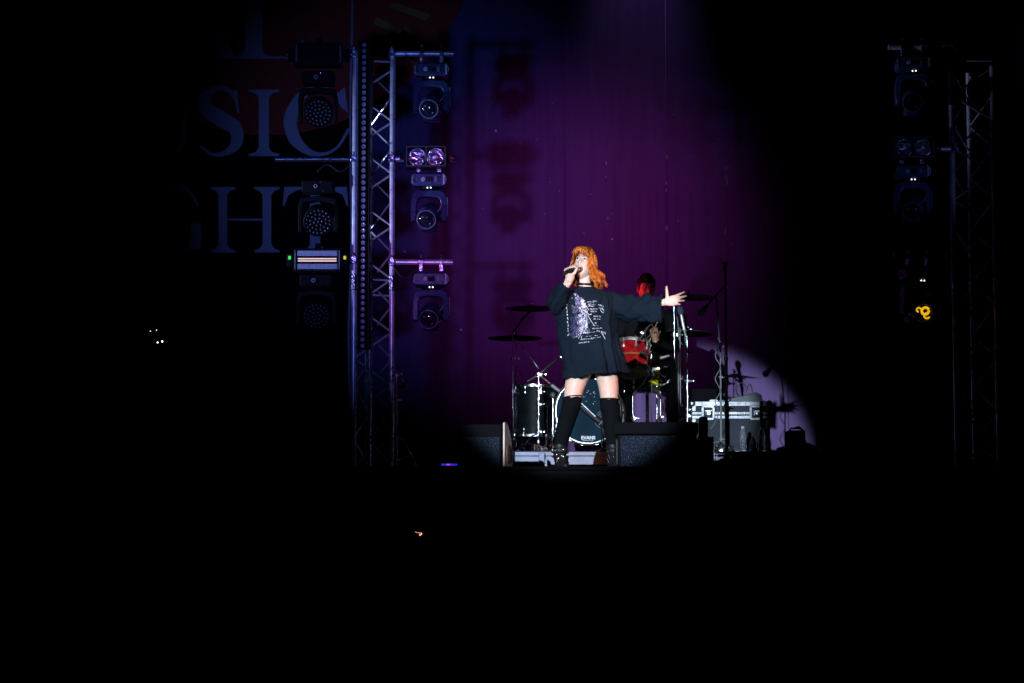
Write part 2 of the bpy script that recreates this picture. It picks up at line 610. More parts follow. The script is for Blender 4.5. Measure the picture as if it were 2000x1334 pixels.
# row 2: MUSIC
letter('M', lambda b: (serif_stem(b, 110, 10, 172, 306, 14), serif_stem(b, 238, 28, 172, 306, 14), flat_poly(b, [(104, 174), (134, 174), (184, 304), (172, 304)], 0.0385), flat_poly(b, [(172, 304), (182, 304), (226, 180), (222, 174)], 0.043)))
letter('U', lambda b: (ribbon(b, [(296, 174), (296, 250), (310, 292), (330, 300), (352, 288), (362, 250), (362, 174)], [28, 28, 20, 9, 9, 8, 8]),
                       flat_poly(b, [(268, 172), (326, 172), (326, 176), (268, 176)], 0.0385), flat_poly(b, [(344, 172), (380, 172), (380, 176), (344, 176)], 0.0385)))
letter('S', lambda b: (ribbon(b, [(462, 200), (448, 178), (424, 174), (402, 190), (404, 214), (430, 232), (460, 252), (462, 282), (440, 300), (414, 302), (392, 286)], [4, 8, 10, 20, 27, 30, 28, 22, 10, 6, 4]),
                       flat_poly(b, [(456, 180), (464, 176), (468, 222), (464, 222)], 0.0385)))
letter('I', lambda b: serif_stem(b, 516, 20, 176, 306, 20))
letter('C', lambda b: (ribbon(b, [(672, 214), (650, 182), (620, 174), (588, 190), (568, 232), (576, 272), (604, 298), (632, 302), (660, 288), (682, 252)], [4, 8, 9, 18, 26, 24, 13, 6, 5, 5]),
                       flat_poly(b, [(642, 178), (662, 182), (674, 172), (680, 220), (677, 220), (662, 196)], 0.0385)))
# row 3: NIGHT
letter('N', lambda b: (serif_stem(b, 112, 9, 366, 494, 14), serif_stem(b, 206, 9, 366, 494, 12), flat_poly(b, [(104, 368), (134, 368), (211, 492), (206, 494)], 0.0385)))
letter('I', lambda b: serif_stem(b, 252, 20, 366, 494, 14))
letter('G', lambda b: (ribbon(b, [(388, 404), (370, 374), (342, 366), (314, 380), (296, 424), (306, 466), (332, 490), (362, 490), (386, 474)], [4, 8, 9, 18, 26, 24, 12, 6, 6]),
                       flat_poly(b, [(374, 436), (394, 436), (394, 488), (374, 488)], 0.0385)))
letter('H', lambda b: (serif_stem(b, 436, 17, 366, 494, 16), serif_stem(b, 522, 17, 366, 494, 16), flat_poly(b, [(445, 428), (514, 428), (514, 432), (445, 432)], 0.0385)))
letter('T', lambda b: (flat_poly(b, [(606, 372), (626, 372), (626, 478), (634, 488), (646, 491), (646, 494), (586, 494), (586, 491), (600, 488), (606, 478)]),
                       flat_poly(b, [(556, 366), (678, 366), (681, 404), (678, 404), (670, 382), (650, 372), (582, 372), (564, 382), (556, 404), (553, 404)], 0.0385)))
# the big dark red disc with ochre letters
b = MB()
cx, cy, rr = 521, -146, 411
flat_poly(b, [(cx + rr * math.cos(2 * math.pi * k / 96), cy + rr * math.sin(2 * math.pi * k / 96)) for k in range(96)], 0.029)
b.build('printed_disc', 'disc_print', bd)
for pts in ([(756, 14), (770, 6), (842, 30), (832, 42)], [(728, 46), (736, 34), (800, 66), (790, 78)], [(764, 92), (792, 52), (806, 62), (778, 100)]):
    b = MB()
    flat_poly(b, pts, 0.034)
    b.build('letter', 'ochre_print', bd)
# rub marks and eyelets
b = MB()
for px in (1185, 1302, 1418):
    for k in range(5):
        p = at(px + random.uniform(-2, 2), 345 + 40 * random.random() + (80 if k == 4 else 0) - (50 if k == 3 else 0), BY)
        b.box((p.x, BY - 0.016, p.z), (0.006 + 0.012 * random.random(), 0.004, 0.02 + 0.04 * random.random()), Matrix.Rotation(random.uniform(-0.4, 0.4), 3, 'Y'))
for k in range(26):
    p = at(random.uniform(930, 1500), random.uniform(200, 650), BY)
    b.box((p.x, BY - 0.016, p.z), (0.014, 0.004, 0.012), Matrix.Rotation(random.uniform(0, 3), 3, 'Y'))
o = b.build('scuff_mark', 'scuff', bd)
o['kind'] = 'stuff'


# ------------------------------------------------------------------ truss towers
def truss(label, xa, xb, ytop, Y, rot, led):
    pa, pb = at(xa, 500, Y), at(xb, 500, Y)
    zt = at(xa, ytop, Y).z
    cx, wd = (pa.x + pb.x) / 2, pb.x - pa.x
    t = thing('truss_tower', label, 'truss tower', (cx, Y, SZ), 'aluminium truss towers at the sides of the stage')
    c, s = math.cos(rot), math.sin(rot)

    def q(x, y, z):
        return V((cx + c * x - s * y, Y + s * x + c * y, z))
    ch = [(-wd / 2, 0), (wd / 2, 0), (0, wd * 0.82)]
    for x, y in ch:
        MB().cyl(q(x, y, SZ + 0.02), q(x, y, zt), 0.024, n=16).build('chord', 'truss_alu', t, smooth='auto')
    MB().box(q(0, wd * 0.3, SZ + 0.01), (wd + 0.25, wd + 0.25, 0.02)).build('base_plate', 'truss_alu', t, bevel=0.004)
    step = 0.225
    n = int((zt - SZ - 0.1) / step)
    src = {}
    for a, bb in ((0, 1), (1, 2), (2, 0)):
        for i in range(n):
            z0 = SZ + 0.08 + i * step
            k0, k1 = (a, bb) if i % 2 == 0 else (bb, a)
            p0, p1 = q(*ch[k0], z0), q(*ch[k1], z0 + step)
            d = p1 - p0
            key = round(d.length, 3)
            if key not in src:
                me = MB().cyl((0, 0, -d.length / 2), (0, 0, d.length / 2), 0.0085, n=8)
                o = me.build('brace', 'truss_alu', None, smooth='auto')
                o.parent = t
                src[key] = o
                o.rotation_mode = 'QUATERNION'
                o.location = (p0 + p1) / 2 - t.location
                o.rotation_quaternion = V((0, 0, 1)).rotation_difference(d.normalized())
            else:
                inst(src[key], 'brace', t, (p0 + p1) / 2 - t.location, V((0, 0, 1)).rotation_difference(d.normalized()))
    for yy in (118, 545, 575):
        z = at(xa, yy, Y).z
        MB().cyl(q(*ch[0], z), q(*ch[1], z - 0.01), 0.0085, n=8).build('cross_bar', 'truss_alu', t, smooth='auto')
    for yy in (545, 560):
        z = at(xa, yy, Y).z
        for x, y in ch:
            MB().cyl(q(x, y, z - 0.035), q(x, y, z + 0.035), 0.029, n=16).build('coupler', 'chrome_worn', t, smooth='auto', bevel=0.003)
    return t


TY = 1.5
truss('aluminium truss tower carrying a strip of round lenses, left of the singer', 692, 766, 100, TY, R(10), True)
truss('dim blue lit aluminium truss tower at the far right edge', 1864, 1944, 130, TY, R(-6), False)

# strip lamp on the left tower
p0, p1 = at(712, 84, TY - 0.14), at(712, 682, TY - 0.14)
sb = thing('strip_lamp', 'long upright strip lamp with a column of round lenses on the truss', 'strip lamp', (p0.x, p0.y, p1.z))
MB().box((p0.x, p0.y, (p0.z + p1.z) / 2), (0.105, 0.07, p0.z - p1.z)).build('housing', 'edge_black', sb, bevel=0.008)
for sx in (-0.046, 0.046):
    MB().box((p0.x + sx, p0.y - 0.038, (p0.z + p1.z) / 2), (0.009, 0.012, p0.z - p1.z - 0.02)).build('side_rail', 'black_paint', sb, bevel=0.002)
n = 51
src = None
for i in range(n):
    z = p1.z + (p0.z - p1.z) * (i + 0.5) / n
    if src is None:
        src = MB().lathe([(0.0001, 0.006), (0.010, 0.0075), (0.014, 0.004), (0.0145, 0.010), (0.0175, 0.010), (0.0185, 0)], (0, 0, 0), (0, -1, 0), 16).build('lens', 'led_lens', None, smooth='auto')
        src.parent = sb
        src.location = V((p0.x, p0.y - 0.036, z)) - sb.location
    else:
        inst(src, 'lens', sb, V((p0.x, p0.y - 0.036, z)) - sb.location)
for px in (713.5, 721.5):
    a = at(px, 690, TY - 0.1)
    o = MB().cyl((a.x, a.y, SZ + 0.02), (a.x, a.y, p1.z + 0.2), 0.009, n=10).build('mount_tube', 'metal_shaded', sb, smooth='auto')


# ------------------------------------------------------------------ boom pipes
def boom(label, px0, px1, py, m='truss_alu', Y=TY, r=0.024):
    a, b = at(px0, py, Y), at(px1, py, Y)
    b.z = a.z
    t = thing('boom_pipe', label, 'boom pipe', (a.x, Y, a.z), 'short boom pipes clamped to the truss towers')
    MB().cyl(a, b, r, n=18).build('pipe', m, t, smooth='auto')
    s = 1 if b.x > a.x else -1
    MB().cyl(a + V((-0.03, 0, 0)), a + V((0.03, 0, 0)), r + 0.012, n=16).build('coupler', 'chrome_worn', t, smooth='auto', bevel=0.003)
    MB().box(a + V((s * 0.0, -0.04, 0.0)), (0.045, 0.03, 0.07)).build('clamp_block', 'chrome_worn', t, bevel=0.006)
    MB().cyl(a + V((0, -0.04, 0.03)), a + V((0, -0.1, 0.045)), 0.006, n=8).build('clamp_bolt', 'chrome', t, smooth='auto')
    return t


boom('top boom pipe right of the lens strip tower holding the highest spotlight', 766, 886, 105)
boom('middle boom pipe right of the lens strip tower holding the double lamp', 766, 890, 311)
boom('bottom boom pipe right of the lens strip tower holding the lowest spotlight', 766, 884, 512)
boom('top boom pipe left of the lens strip tower, behind a strobe', 692, 560, 106, 'metal_shaded')
boom('middle boom pipe left of the lens strip tower, under the letter C', 692, 538, 311, 'metal_shaded')
boom('bottom boom pipe left of the lens strip tower, behind the lit strobe', 692, 560, 508, 'metal_shaded')
boom('top boom pipe left of the far right tower', 1864, 1735, 92)
boom('middle boom pipe left of the far right tower, holding a double lamp', 1864, 1745, 291)
boom('bottom boom pipe left of the far right tower, above the amber lens reflection', 1864, 1745, 499)


# ------------------------------------------------------------------ moving spotlights
def moving_head():
    t = thing('moving_spotlight', '', 'moving spotlight', (0, 0, 0), 'moving head spotlights hanging from the boom pipes')
    for sx in (-0.085, 0.085):
        b = MB().torus((sx, 0, 0), (1, 0, 0), 0.033, 0.009, 20, 6).box((sx, 0, -0.055), (0.035, 0.05, 0.05))
        b.cyl((sx, 0, 0.02), (sx, 0, 0.07), 0.007, n=8).ball((sx, 0, 0.07), 0.012, None, 8, 6)
        b.box((sx, -0.035, -0.02), (0.03, 0.015, 0.07))
        b.build('clamp', 'chrome_worn', t, smooth='auto', bevel=0.002)
    # base with rounded ends
    b = MB()
    prof = [(-0.145, -0.03), (-0.125, -0.052), (0.125, -0.052), (0.145, -0.03), (0.145, 0.03), (0.125, 0.052), (-0.125, 0.052), (-0.145, 0.03)]
    b.prism(prof, (0, -0.11, -0.155), (1, 0, 0), (0, 0, 1), (0, 0.22, 0))
    base = b.build('base', 'head_shell', t, bevel=0.01, smooth='auto')
    bb = MB().lathe([(0.0001, 0.006), (0.016, 0.006), (0.018, 0)], (-0.045, -0.11, -0.155), (0, -1, 0), 20)
    bb.build('emblem', 'head_shell', base, smooth='auto')
    sp = MB().torus((-0.045, -0.1165, -0.155), (0, 1, 0), 0.0155, 0.0022, 20, 5)
    for k in range(4):
        a = math.pi / 4 + k * math.pi / 2
        sp.box((-0.045 + 0.0095 * math.cos(a), -0.1175, -0.155 + 0.0095 * math.sin(a)), (0.011, 0.003, 0.004), Matrix.Rotation(-a, 3, 'Y'))
        sp.ball((-0.045 + 0.009 * math.cos(a + 0.785), -0.1175, -0.155 + 0.009 * math.sin(a + 0.785)), 0.0036, None, 8, 5)
    sp.build('emblem_mark', 'white_print', base)
    MB().box((0.005, -0.1125, -0.155), (0.055, 0.006, 0.042)).build('display', 'lens_glass', base, bevel=0.004)
    MB().torus((0.005, -0.116, -0.155), (0, 1, 0), 0.018, 0.0012, 4, 4, R(45), R(405)).build('display_frame', 'grey_plastic', base)
    MB().box((0.062, -0.1125, -0.155), (0.022, 0.008, 0.05)).build('button_panel', 'grey_plastic', base, bevel=0.003)
    MB().torus((0.098, -0.108, -0.155), (0, 1, 0), 0.05, 0.004, 16, 6, R(-65), R(65)).box((0.128, -0.105, -0.155), (0.012, 0.02, 0.075)).build('end_trim', 'led_bead', base, smooth='auto')
    MB().box((-0.132, -0.105, -0.155), (0.010, 0.02, 0.07)).build('end_trim', 'grey_plastic', base, bevel=0.003)
    MB().lathe([(0.075, 0), (0.08, -0.012), (0.08, -0.022), (0.06, -0.03)], (0, 0, -0.207), (0, 0, 1), 28).build('swivel', 'black_paint', t, smooth='auto')
    for sx in (-0.010, 0.018):
        MB().ball((sx, -0.082, -0.222), 0.0065, None, 8, 6).build('indicator_light', 'glow_white', t, smooth=True)
    # yoke: an upside-down U of deep arms
    def yoke_ring(x, z, w1, d):
        return [(x, -d, z), (x, d, z)]
    outer = [(-0.150, -0.50), (-0.156, -0.42), (-0.152, -0.32), (-0.138, -0.262), (-0.105, -0.240), (0, -0.236), (0.105, -0.240), (0.138, -0.262), (0.152, -0.32), (0.156, -0.42), (0.150, -0.50)]
    inner = [(-0.108, -0.50), (-0.106, -0.42), (-0.104, -0.35), (-0.094, -0.315), (-0.066, -0.296), (0, -0.292), (0.066, -0.296), (0.094, -0.315), (0.104, -0.35), (0.106, -0.42), (0.108, -0.50)]
    b = MB()
    rings = []
    for (xo, zo), (xi, zi) in zip(outer, inner):
        rings.append([V((xo, -0.055, zo)), V((xi, -0.062, zi)), V((xi, 0.062, zi)), V((xo, 0.055, zo))])
    b.ring_loft(rings)
    y = b.build('yoke', 'grey_plastic', t, smooth='auto', bevel=0.008)
    y.data.materials[0] = MATS['head_shell']
    MB().box((0.159, -0.02, -0.38), (0.012, 0.07, 0.17)).build('arm_cover', 'grey_plastic', y, bevel=0.006)
    MB().torus((0.03, -0.064, -0.36), (0, 1, 0), 0.075, 0.003, 12, 5, R(10), R(60)).build('arm_trim', 'led_bead', y, smooth='auto')
    # tilted head
    ax = V((-0.12, -0.93, -0.34)).normalized()
    c = V((0.0, 0.0, -0.455))
    h = MB().lathe([(0.05, -0.17), (0.085, -0.15), (0.098, -0.08), (0.10, 0.0), (0.094, 0.07), (0.084, 0.10), (0.084, 0.135), (0.076, 0.137), (0.074, 0.12)], c, ax, 32)
    hd = h.build('head', 'head_shell', t, smooth='auto')
    MB().torus(c + ax * 0.137, ax, 0.079, 0.004, 32, 6).build('lens_ring', 'grey_plastic', hd, smooth=True)
    MB().lathe([(0.0001, 0.022), (0.03, 0.018), (0.055, 0.008), (0.074, -0.006)], c + ax * 0.122, ax, 32).build('lens', 'lens_glass', hd, smooth=True)
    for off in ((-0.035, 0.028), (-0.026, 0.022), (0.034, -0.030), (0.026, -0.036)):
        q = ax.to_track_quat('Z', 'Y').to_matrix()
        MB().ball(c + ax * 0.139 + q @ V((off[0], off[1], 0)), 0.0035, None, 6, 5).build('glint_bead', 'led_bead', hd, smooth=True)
    b = MB().box(c + V((0.0, 0.1, -0.085)), (0.14, 0.14, 0.06))
    b.build('head_rear', 'head_shell', t, bevel=0.02)
    for sx in (-1, 1):
        MB().cyl(c + V((sx * 0.09, 0, 0.0)), c + V((sx * 0.115, 0, 0.0)), 0.04, n=20).build('pivot', 'black_paint', t, smooth='auto')
    return t


MH = moving_head()
spots = [(843, 105, 'highest of the three moving spotlights right of the lens strip tower', 0),
         (838, 312, 'moving spotlight under the double lamp, right of the lens strip tower', 1),
         (842, 512, 'lowest of the three moving spotlights right of the lens strip tower', 0),
         (1782, 92, 'dim highest moving spotlight near the far right tower', 0),
         (1780, 296, 'moving spotlight under the double lamp near the far right tower', 1),
         (1793, 499, 'lowest moving spotlight near the far right tower, with a glowing amber shape for a reflection in its lens', 0)]
heads = []
for i, (px, py, lab, low) in enumerate(spots):
    o = MH if i == 0 else copy_tree(MH)
    p = at(px, py, TY)
    o.location = p
    o['label'] = lab
    if px > 1500:
        o.rotation_euler.z = R(14) if i == 5 else R(-4)
    heads.append(o)
# the two below the double lamps hang a little lower on longer clamps, the last gets a lens reflection
for o in (heads[1], heads[4]):
    o.location.z -= 0.03
last = heads[5]
for ch in last.children:
    if ch.name.startswith('head') and not ch.name.startswith('head_rear'):
        hd = ch
ax = V((-0.12, -0.93, -0.34)).normalized()
q = ax.to_track_quat('Z', 'Y').to_matrix()
for (ox, oy, r0, r1, a0, a1) in ((0.012, 0.02, 0.030, 0.0155, 20, 360), (0.03, -0.02, 0.024, 0.010, 100, 330), (-0.045, 0.03, 0.018, 0.009, 0, 260)):
    b = MB().torus(V((0, 0, -0.455)) + ax * 0.147 + q @ V((ox, oy, 0)), ax, r0, r1 * 0.7, 24, 8, R(a0), R(a1))
    ob = b.build('lens_reflection', 'glow_amber', None, smooth=True)  # glowing rings stand for an amber reflection on the glass
    ob.parent = hd


# ------------------------------------------------------------------ double lamps (blinders)
def blinder():
    t = thing('blinder_lamp', '', 'double lamp', (0, 0, 0), 'double audience lamps on the boom pipes')
    b = MB()
    W, H, D = 0.325, 0.175, 0.14
    for z in (-H / 2, H / 2):
        b.box((0, -0.03, z), (W, D, 0.010))
    for x in (-W / 2, W / 2):
        b.box((x, -0.03, 0), (0.010, D, H + 0.01))
    b.box((0, 0.035, 0), (W - 0.01, 0.01, H - 0.01))
    b.build('housing', 'black_paint', t, bevel=0.003)
    fr = MB()
    for z in (-H / 2 + 0.006, H / 2 - 0.006):
        fr.box((0, -0.103, z), (W + 0.012, 0.006, 0.012))
    for x in (-W / 2, 0, W / 2):
        fr.box((x, -0.1035, 0), (0.012, 0.006, H - 0.014))
    fr.build('front_frame', 'black_plastic', t, bevel=0.002)
    for sx in (-0.079, 0.079):
        rf = MB().lathe([(0.0001, 0.0), (0.03, 0.004), (0.055, 0.022), (0.068, 0.05), (0.073, 0.085), (0.070, 0.085)], (sx, 0.02, 0), (0, -1, 0), 28).build('reflector', 'reflector', t, smooth='auto')
        MB().torus((sx, -0.066, 0), (0, 1, 0), 0.072, 0.005, 28, 6).build('rim', 'chrome_worn', rf, smooth=True)
        MB().ball((sx, -0.035, 0), (0.042, 0.032, 0.042), None, 20, 12).build('bulb', 'bulb', t, smooth=True)
        for k in range(5):
            a = k * 1.26 + 0.6
            MB().ball((sx + 0.068 * math.cos(a), -0.073, 0.068 * math.sin(a)), 0.005, None, 8, 6).build('rivet', 'chrome', rf, smooth=True)
    for sx in (-1, 1):
        MB().box((sx * 0.185, 0, 0), (0.012, 0.04, 0.06)).cyl((sx * 0.165, 0, 0), (sx * 0.225, 0, 0), 0.014, n=12).build('bracket', 'black_paint', t, bevel=0.002, smooth='auto')
    MB().cyl((0.2, -0.02, 0), (0.215, -0.02, 0), 0.02, n=12).build('knob', 'red_plastic', t, smooth='auto')
    MB().cyl((0.215, 0, 0), (0.24, 0, 0), 0.026, n=12).build('knob', 'black_plastic', t, smooth='auto', bevel=0.003)
    return t


BL = blinder()
for i, (px, py, lab) in enumerate(((833, 309, 'black double lamp with two shiny reflectors right of the lens strip tower'), (1782, 291, 'dim double lamp with two round reflectors near the far right tower'))):
    o = BL if i == 0 else copy_tree(BL)
    o.location = at(px, py, TY - 0.06)
    o['label'] = lab


# ------------------------------------------------------------------ strobes and wash lamps left of the tower
def strobe(lit):
    t = thing('strobe_lamp', '', 'strobe lamp', (0, 0, 0), 'wide strobe lamps left of the lens strip tower')
    MB().box((0, 0.05, 0), (0.40, 0.12, 0.20)).build('housing', 'black_shaded', t, bevel=0.008)
    for z in (-0.062, 0.062):
        MB().box((0, -0.014, z * 0.9), (0.335, 0.006, 0.044)).build('lamp_panel', 'led_panel' if lit else 'black_shaded', t, bevel=0.002)
    MB().box((0, -0.0125, 0), (0.345, 0.004, 0.052)).build('tube_tray', 'black_shaded', t)
    for z in (-0.0095, 0.0095):
        MB().cyl((-0.162, -0.02, z), (0.162, -0.02, z), 0.0052, n=10).build('flash_tube', 'glow_tube' if lit else 'black_shaded', t, smooth='auto')
    for sx in (-1, 1):
        MB().box((sx * 0.186, -0.016, 0), (0.010, 0.012, 0.16)).build('end_rail', 'grey_plastic', t, bevel=0.002)
        MB().box((sx * 0.235, 0.03, 0), (0.05, 0.06, 0.11)).build('bracket', 'black_shaded', t, bevel=0.006)
        if lit:
            MB().box((sx * 0.232 - 0.002, -0.004, 0.02), (0.022, 0.008, 0.03)).build('digit_display', 'glow_green' if sx < 0 else 'glow_yellow', t, bevel=0.003)
    MB().box((0, 0.06, 0.12), (0.05, 0.05, 0.06)).build('clamp', 'black_shaded', t, bevel=0.004)
    return t


for lit, px, py, lab in ((1, 620, 508, 'lit strobe lamp with two glowing tubes and a green display'), (0, 622, 106, 'unlit black strobe lamp high up left of the lens strip tower')):
    o = strobe(lit)
    o.location = at(px, py, TY - 0.10)
    o['label'] = lab


def wash_head():
    t = thing('wash_lamp', '', 'wash lamp', (0, 0, 0), 'round wash lamps hanging left of the lens strip tower')
    MB().box((0, 0, -0.02), (0.27, 0.2, 0.10)).build('base', 'black_shaded', t, bevel=0.012)
    for k, (x, z) in enumerate(((-0.05, -0.03), (0.03, 0.01), (0.055, 0.02), (0.05, -0.062))):
        MB().ball((x, -0.103, z), 0.006, None, 8, 6).build('knob', 'chrome', t, smooth=True)
    MB().torus((-0.015, -0.104, -0.022), (0, 1, 0), 0.014, 0.004, 16, 6).build('emblem', 'led_lens', t, smooth=True)
    outer = [(-0.165, -0.40), (-0.168, -0.2), (-0.150, -0.115), (0, -0.095), (0.150, -0.115), (0.168, -0.2), (0.165, -0.40)]
    inner = [(-0.135, -0.40), (-0.135, -0.22), (-0.12, -0.155), (0, -0.135), (0.12, -0.155), (0.135, -0.22), (0.135, -0.40)]
    b = MB()
    b.ring_loft([[V((xo, -0.05, zo)), V((xi, -0.05, zi)), V((xi, 0.05, zi)), V((xo, 0.05, zo))] for (xo, zo), (xi, zi) in zip(outer, inner)])
    b.build('yoke', 'black_shaded', t, smooth='auto', bevel=0.006)
    ax = V((0.10, -0.9, -0.42)).normalized()
    c = V((0, 0, -0.30))
    hd = MB().lathe([(0.06, -0.13), (0.11, -0.11), (0.128, -0.03), (0.128, 0.05), (0.12, 0.055), (0.116, 0.04)], c, ax, 36).build('head', 'black_shaded', t, smooth='auto')
    q = ax.to_track_quat('Z', 'Y').to_matrix()
    MB().lathe([(0.0001, 0.04), (0.118, 0.04)], c, ax, 36, cap=False).build('face_plate', 'black_shaded', hd)
    src = None
    for ring, cnt in ((0, 1), (0.034, 6), (0.068, 12), (0.1, 18)):
        for k in range(cnt):
            a = 2 * math.pi * k / cnt + ring * 5
            pp = c + ax * 0.044 + q @ V((ring * math.cos(a), ring * math.sin(a), 0))
            if src is None:
                src = MB().ball((0, 0, 0), 0.0105, None, 10, 8).build('lens', 'bead_shaded', None, smooth=True)
                src.parent = hd
                src.location = pp
            else:
                inst(src, 'lens', hd, pp)
    return t


WH = wash_head()
for i, (px, py, lab) in enumerate(((622, 150, 'highest round wash lamp of glinting beads, hanging beside the letter C'),
                                   (622, 362, 'round wash lamp of glinting beads hanging in front of the letter T'),
                                   (618, 545, 'round wash lamp of glinting beads right under the lit strobe'))):
    o = WH if i == 0 else copy_tree(WH)
    o.location = at(px, py, TY)
    o['label'] = lab
    c = at(px, py, TY)


def cable(label, pts, r=0.005, m='cable_black', cat='cable', k=8):
    b = MB().tube(catmull(pts, k), r, 6)
    o = b.build('cable', m, None, smooth=True)
    return tag(o, label, cat, 'loose cables on the rig and the stage')


cable('thin pale cable looping from the top right boom pipe to its spotlight', [at(792, 104, TY - 0.03), at(800, 118, TY - 0.06), at(812, 124, TY - 0.06), at(820, 129, TY - 0.05)], 0.004, 'cable_grey')
cable('black cable arching over the unlit strobe lamp to the truss', [at(645, 85, TY - 0.05), at(655, 74, TY - 0.05), at(672, 78, TY - 0.04), at(690, 95, TY)], 0.005)
cable('black cable hanging along the bottom right boom pipe', [at(768, 520, TY), at(790, 545, TY), at(812, 528, TY), at(825, 540, TY)], 0.005)
cable('black cable sagging under the middle left boom pipe', [at(690, 318, TY), at(665, 335, TY), at(640, 322, TY), at(620, 335, TY)], 0.005)

# ------------------------------------------------------------------ drum riser
RZ = 2.0
RX0, RX1, RY0, RY1 = 0.02, 2.66, 1.5, 4.9
rs = thing('drum_riser', 'low stage riser with a pale aluminium front rail under the drum kit', 'stage riser', ((RX0 + RX1) / 2, RY0, SZ))
wdt = (RX1 - RX0) / 2
for i in range(2):
    x0 = RX0 + i * wdt
    for j in range(2):
        d = (RY1 - RY0) / 2
        MB().box((x0 + wdt / 2, RY0 + 0.03 + (j + 0.5) * d, RZ - 0.02), (wdt - 0.006, d - 0.006, 0.04)).build('deck_panel', 'stage_black', rs, bevel=0.003)
    MB().box((x0 + wdt / 2, RY0 + 0.012, RZ - 0.022), (wdt - 0.006, 0.03, 0.036)).build('front_rail', 'riser_alu', rs, bevel=0.004)
    MB().box((x0 + wdt / 2, RY0 + 0.020, RZ - 0.078), (wdt - 0.006, 0.03, 0.072)).build('front_rail', 'riser_alu', rs, bevel=0.004)
    MB().box((x0 + wdt / 2, RY0 + 0.014, RZ - 0.041), (wdt - 0.006, 0.012, 0.006)).build('rail_groove', 'black_paint', rs)
    for xx in (x0 + 0.05, x0 + wdt - 0.05):
        for yy in (RY0 + 0.08, RY1 - 0.1):
            MB().box((xx, yy, (SZ + RZ - 0.114) / 2), (0.05, 0.05, RZ - 0.114 - SZ)).build('leg', 'riser_alu', rs, bevel=0.003)
b = MB()
p = at(1058, 896, 1.47)
b.box((p.x, 1.475, 1.93), (0.05, 0.03, 0.11)).box((p.x + 0.04, 1.47, 1.9), (0.03, 0.03, 0.06))
b.build('corner_lock', 'riser_alu', rs, bevel=0.004)


# ------------------------------------------------------------------ generic hardware
def frame_of(axis, hint=(0, -1, 0)):
    z = V(axis).normalized()
    x = V(hint) - z * V(hint).dot(z)
    x.normalize()
    y = z.cross(x)
    return Matrix((x, y, z)).transposed()


def wing(b, p, s=1.0):
    """clamp collar with a wing nut"""
    p = V(p)
    b.cyl(p + V((0, 0, -0.018 * s)), p + V((0, 0, 0.018 * s)), 0.017 * s, n=12)
    b.box(p + V((0.018 * s, -0.012 * s, 0.0)), (0.024 * s, 0.018 * s, 0.022 * s))
    b.cyl(p + V((0.015 * s, -0.015 * s, 0)), p + V((0.05 * s, -0.022 * s, 0)), 0.005 * s, n=8)
    b.box(p + V((0.05 * s, -0.022 * s, 0)), (0.008 * s, 0.034 * s, 0.014 * s))
    b.ball(p + V((-0.02 * s, -0.012 * s, 0.004 * s)), 0.009 * s, None, 8, 6)


def tripod(t, x, y, z0, zh, rad, m, a0=0.3, r=0.011):
    for k in range(3):
        a = a0 + k * 2 * math.pi / 3
        d = V((math.cos(a), math.sin(a), 0))
        foot = V((x, y, z0 + 0.02)) + d * rad
        lg = MB()
        for s in (-0.009, 0.009):
            sd = V((-d.y, d.x, 0)) * s
            lg.tube([V((x, y, zh)) + d * 0.02 + sd, V((x, y, zh)) + d * 0.06 + V((0, 0, -0.01)) + sd, foot + sd], r * 0.55, 6)
        l = lg.build('leg', m, t, smooth='auto')
        MB().ball(foot, (0.02, 0.02, 0.02), None, 10, 6).build('rubber_foot', 'rubber', l, smooth=True)
        br = MB().cyl(V((x, y, zh - (zh - z0) * 0.7)), V((x, y, zh)) + (foot - V((x, y, zh))) * 0.55, r * 0.5, n=6).build('leg_brace', m, t, smooth='auto')


def stand(name, label, cat, px, Y, z0, ztop, m='chrome', r=0.0125, leg_h=0.28, leg_r=0.22, joints=(0.45, 0.75), group=None, a0=0.3):
    x = at(px, 800, Y).x
    t = thing(name, label, cat, (x, Y, z0), group)
    zj = [z0 + (ztop - z0) * j for j in joints]
    zz = [z0 + 0.04] + zj + [ztop]
    for i in range(len(zz) - 1):
        MB().cyl((x, Y, zz[i]), (x, Y, zz[i + 1]), r * (1 - 0.16 * i), n=14).build('tube', m, t, smooth='auto')
    for z in zj:
        b = MB()
        wing(b, (x, Y, z), r / 0.0125)
        b.build('clamp', m, t, smooth='auto')
    b = MB().cyl((x, Y, z0 + leg_h - 0.03), (x, Y, z0 + leg_h + 0.03), r * 1.5, n=14)
    wing(b, (x, Y, z0 + leg_h + 0.02), r / 0.0125)
    b.build('leg_collar', m, t, smooth='auto')
    tripod(t, x, Y, z0, z0 + leg_h, leg_r, m, a0, r)
    return t


def cymbal(t, c, rad, axis, m='bronze'):
    o = MB().lathe([(0.006, 0.026), (0.02, 0.024), (rad * 0.18, 0.016), (rad * 0.24, 0.010), (rad * 0.6, 0.003), (rad, -0.008), (rad, -0.0095), (rad * 0.6, 0.0015), (rad * 0.24, 0.008), (rad * 0.15, 0.014)], c, axis, 48).build('cymbal', m, t, smooth='auto')
    b = MB().lathe([(0.018, 0.03), (0.018, 0.04), (0.008, 0.042), (0.008, 0.06), (0.004, 0.062)], c, axis, 14)
    b.build('wing_nut', 'chrome', t, smooth='auto')
    return o


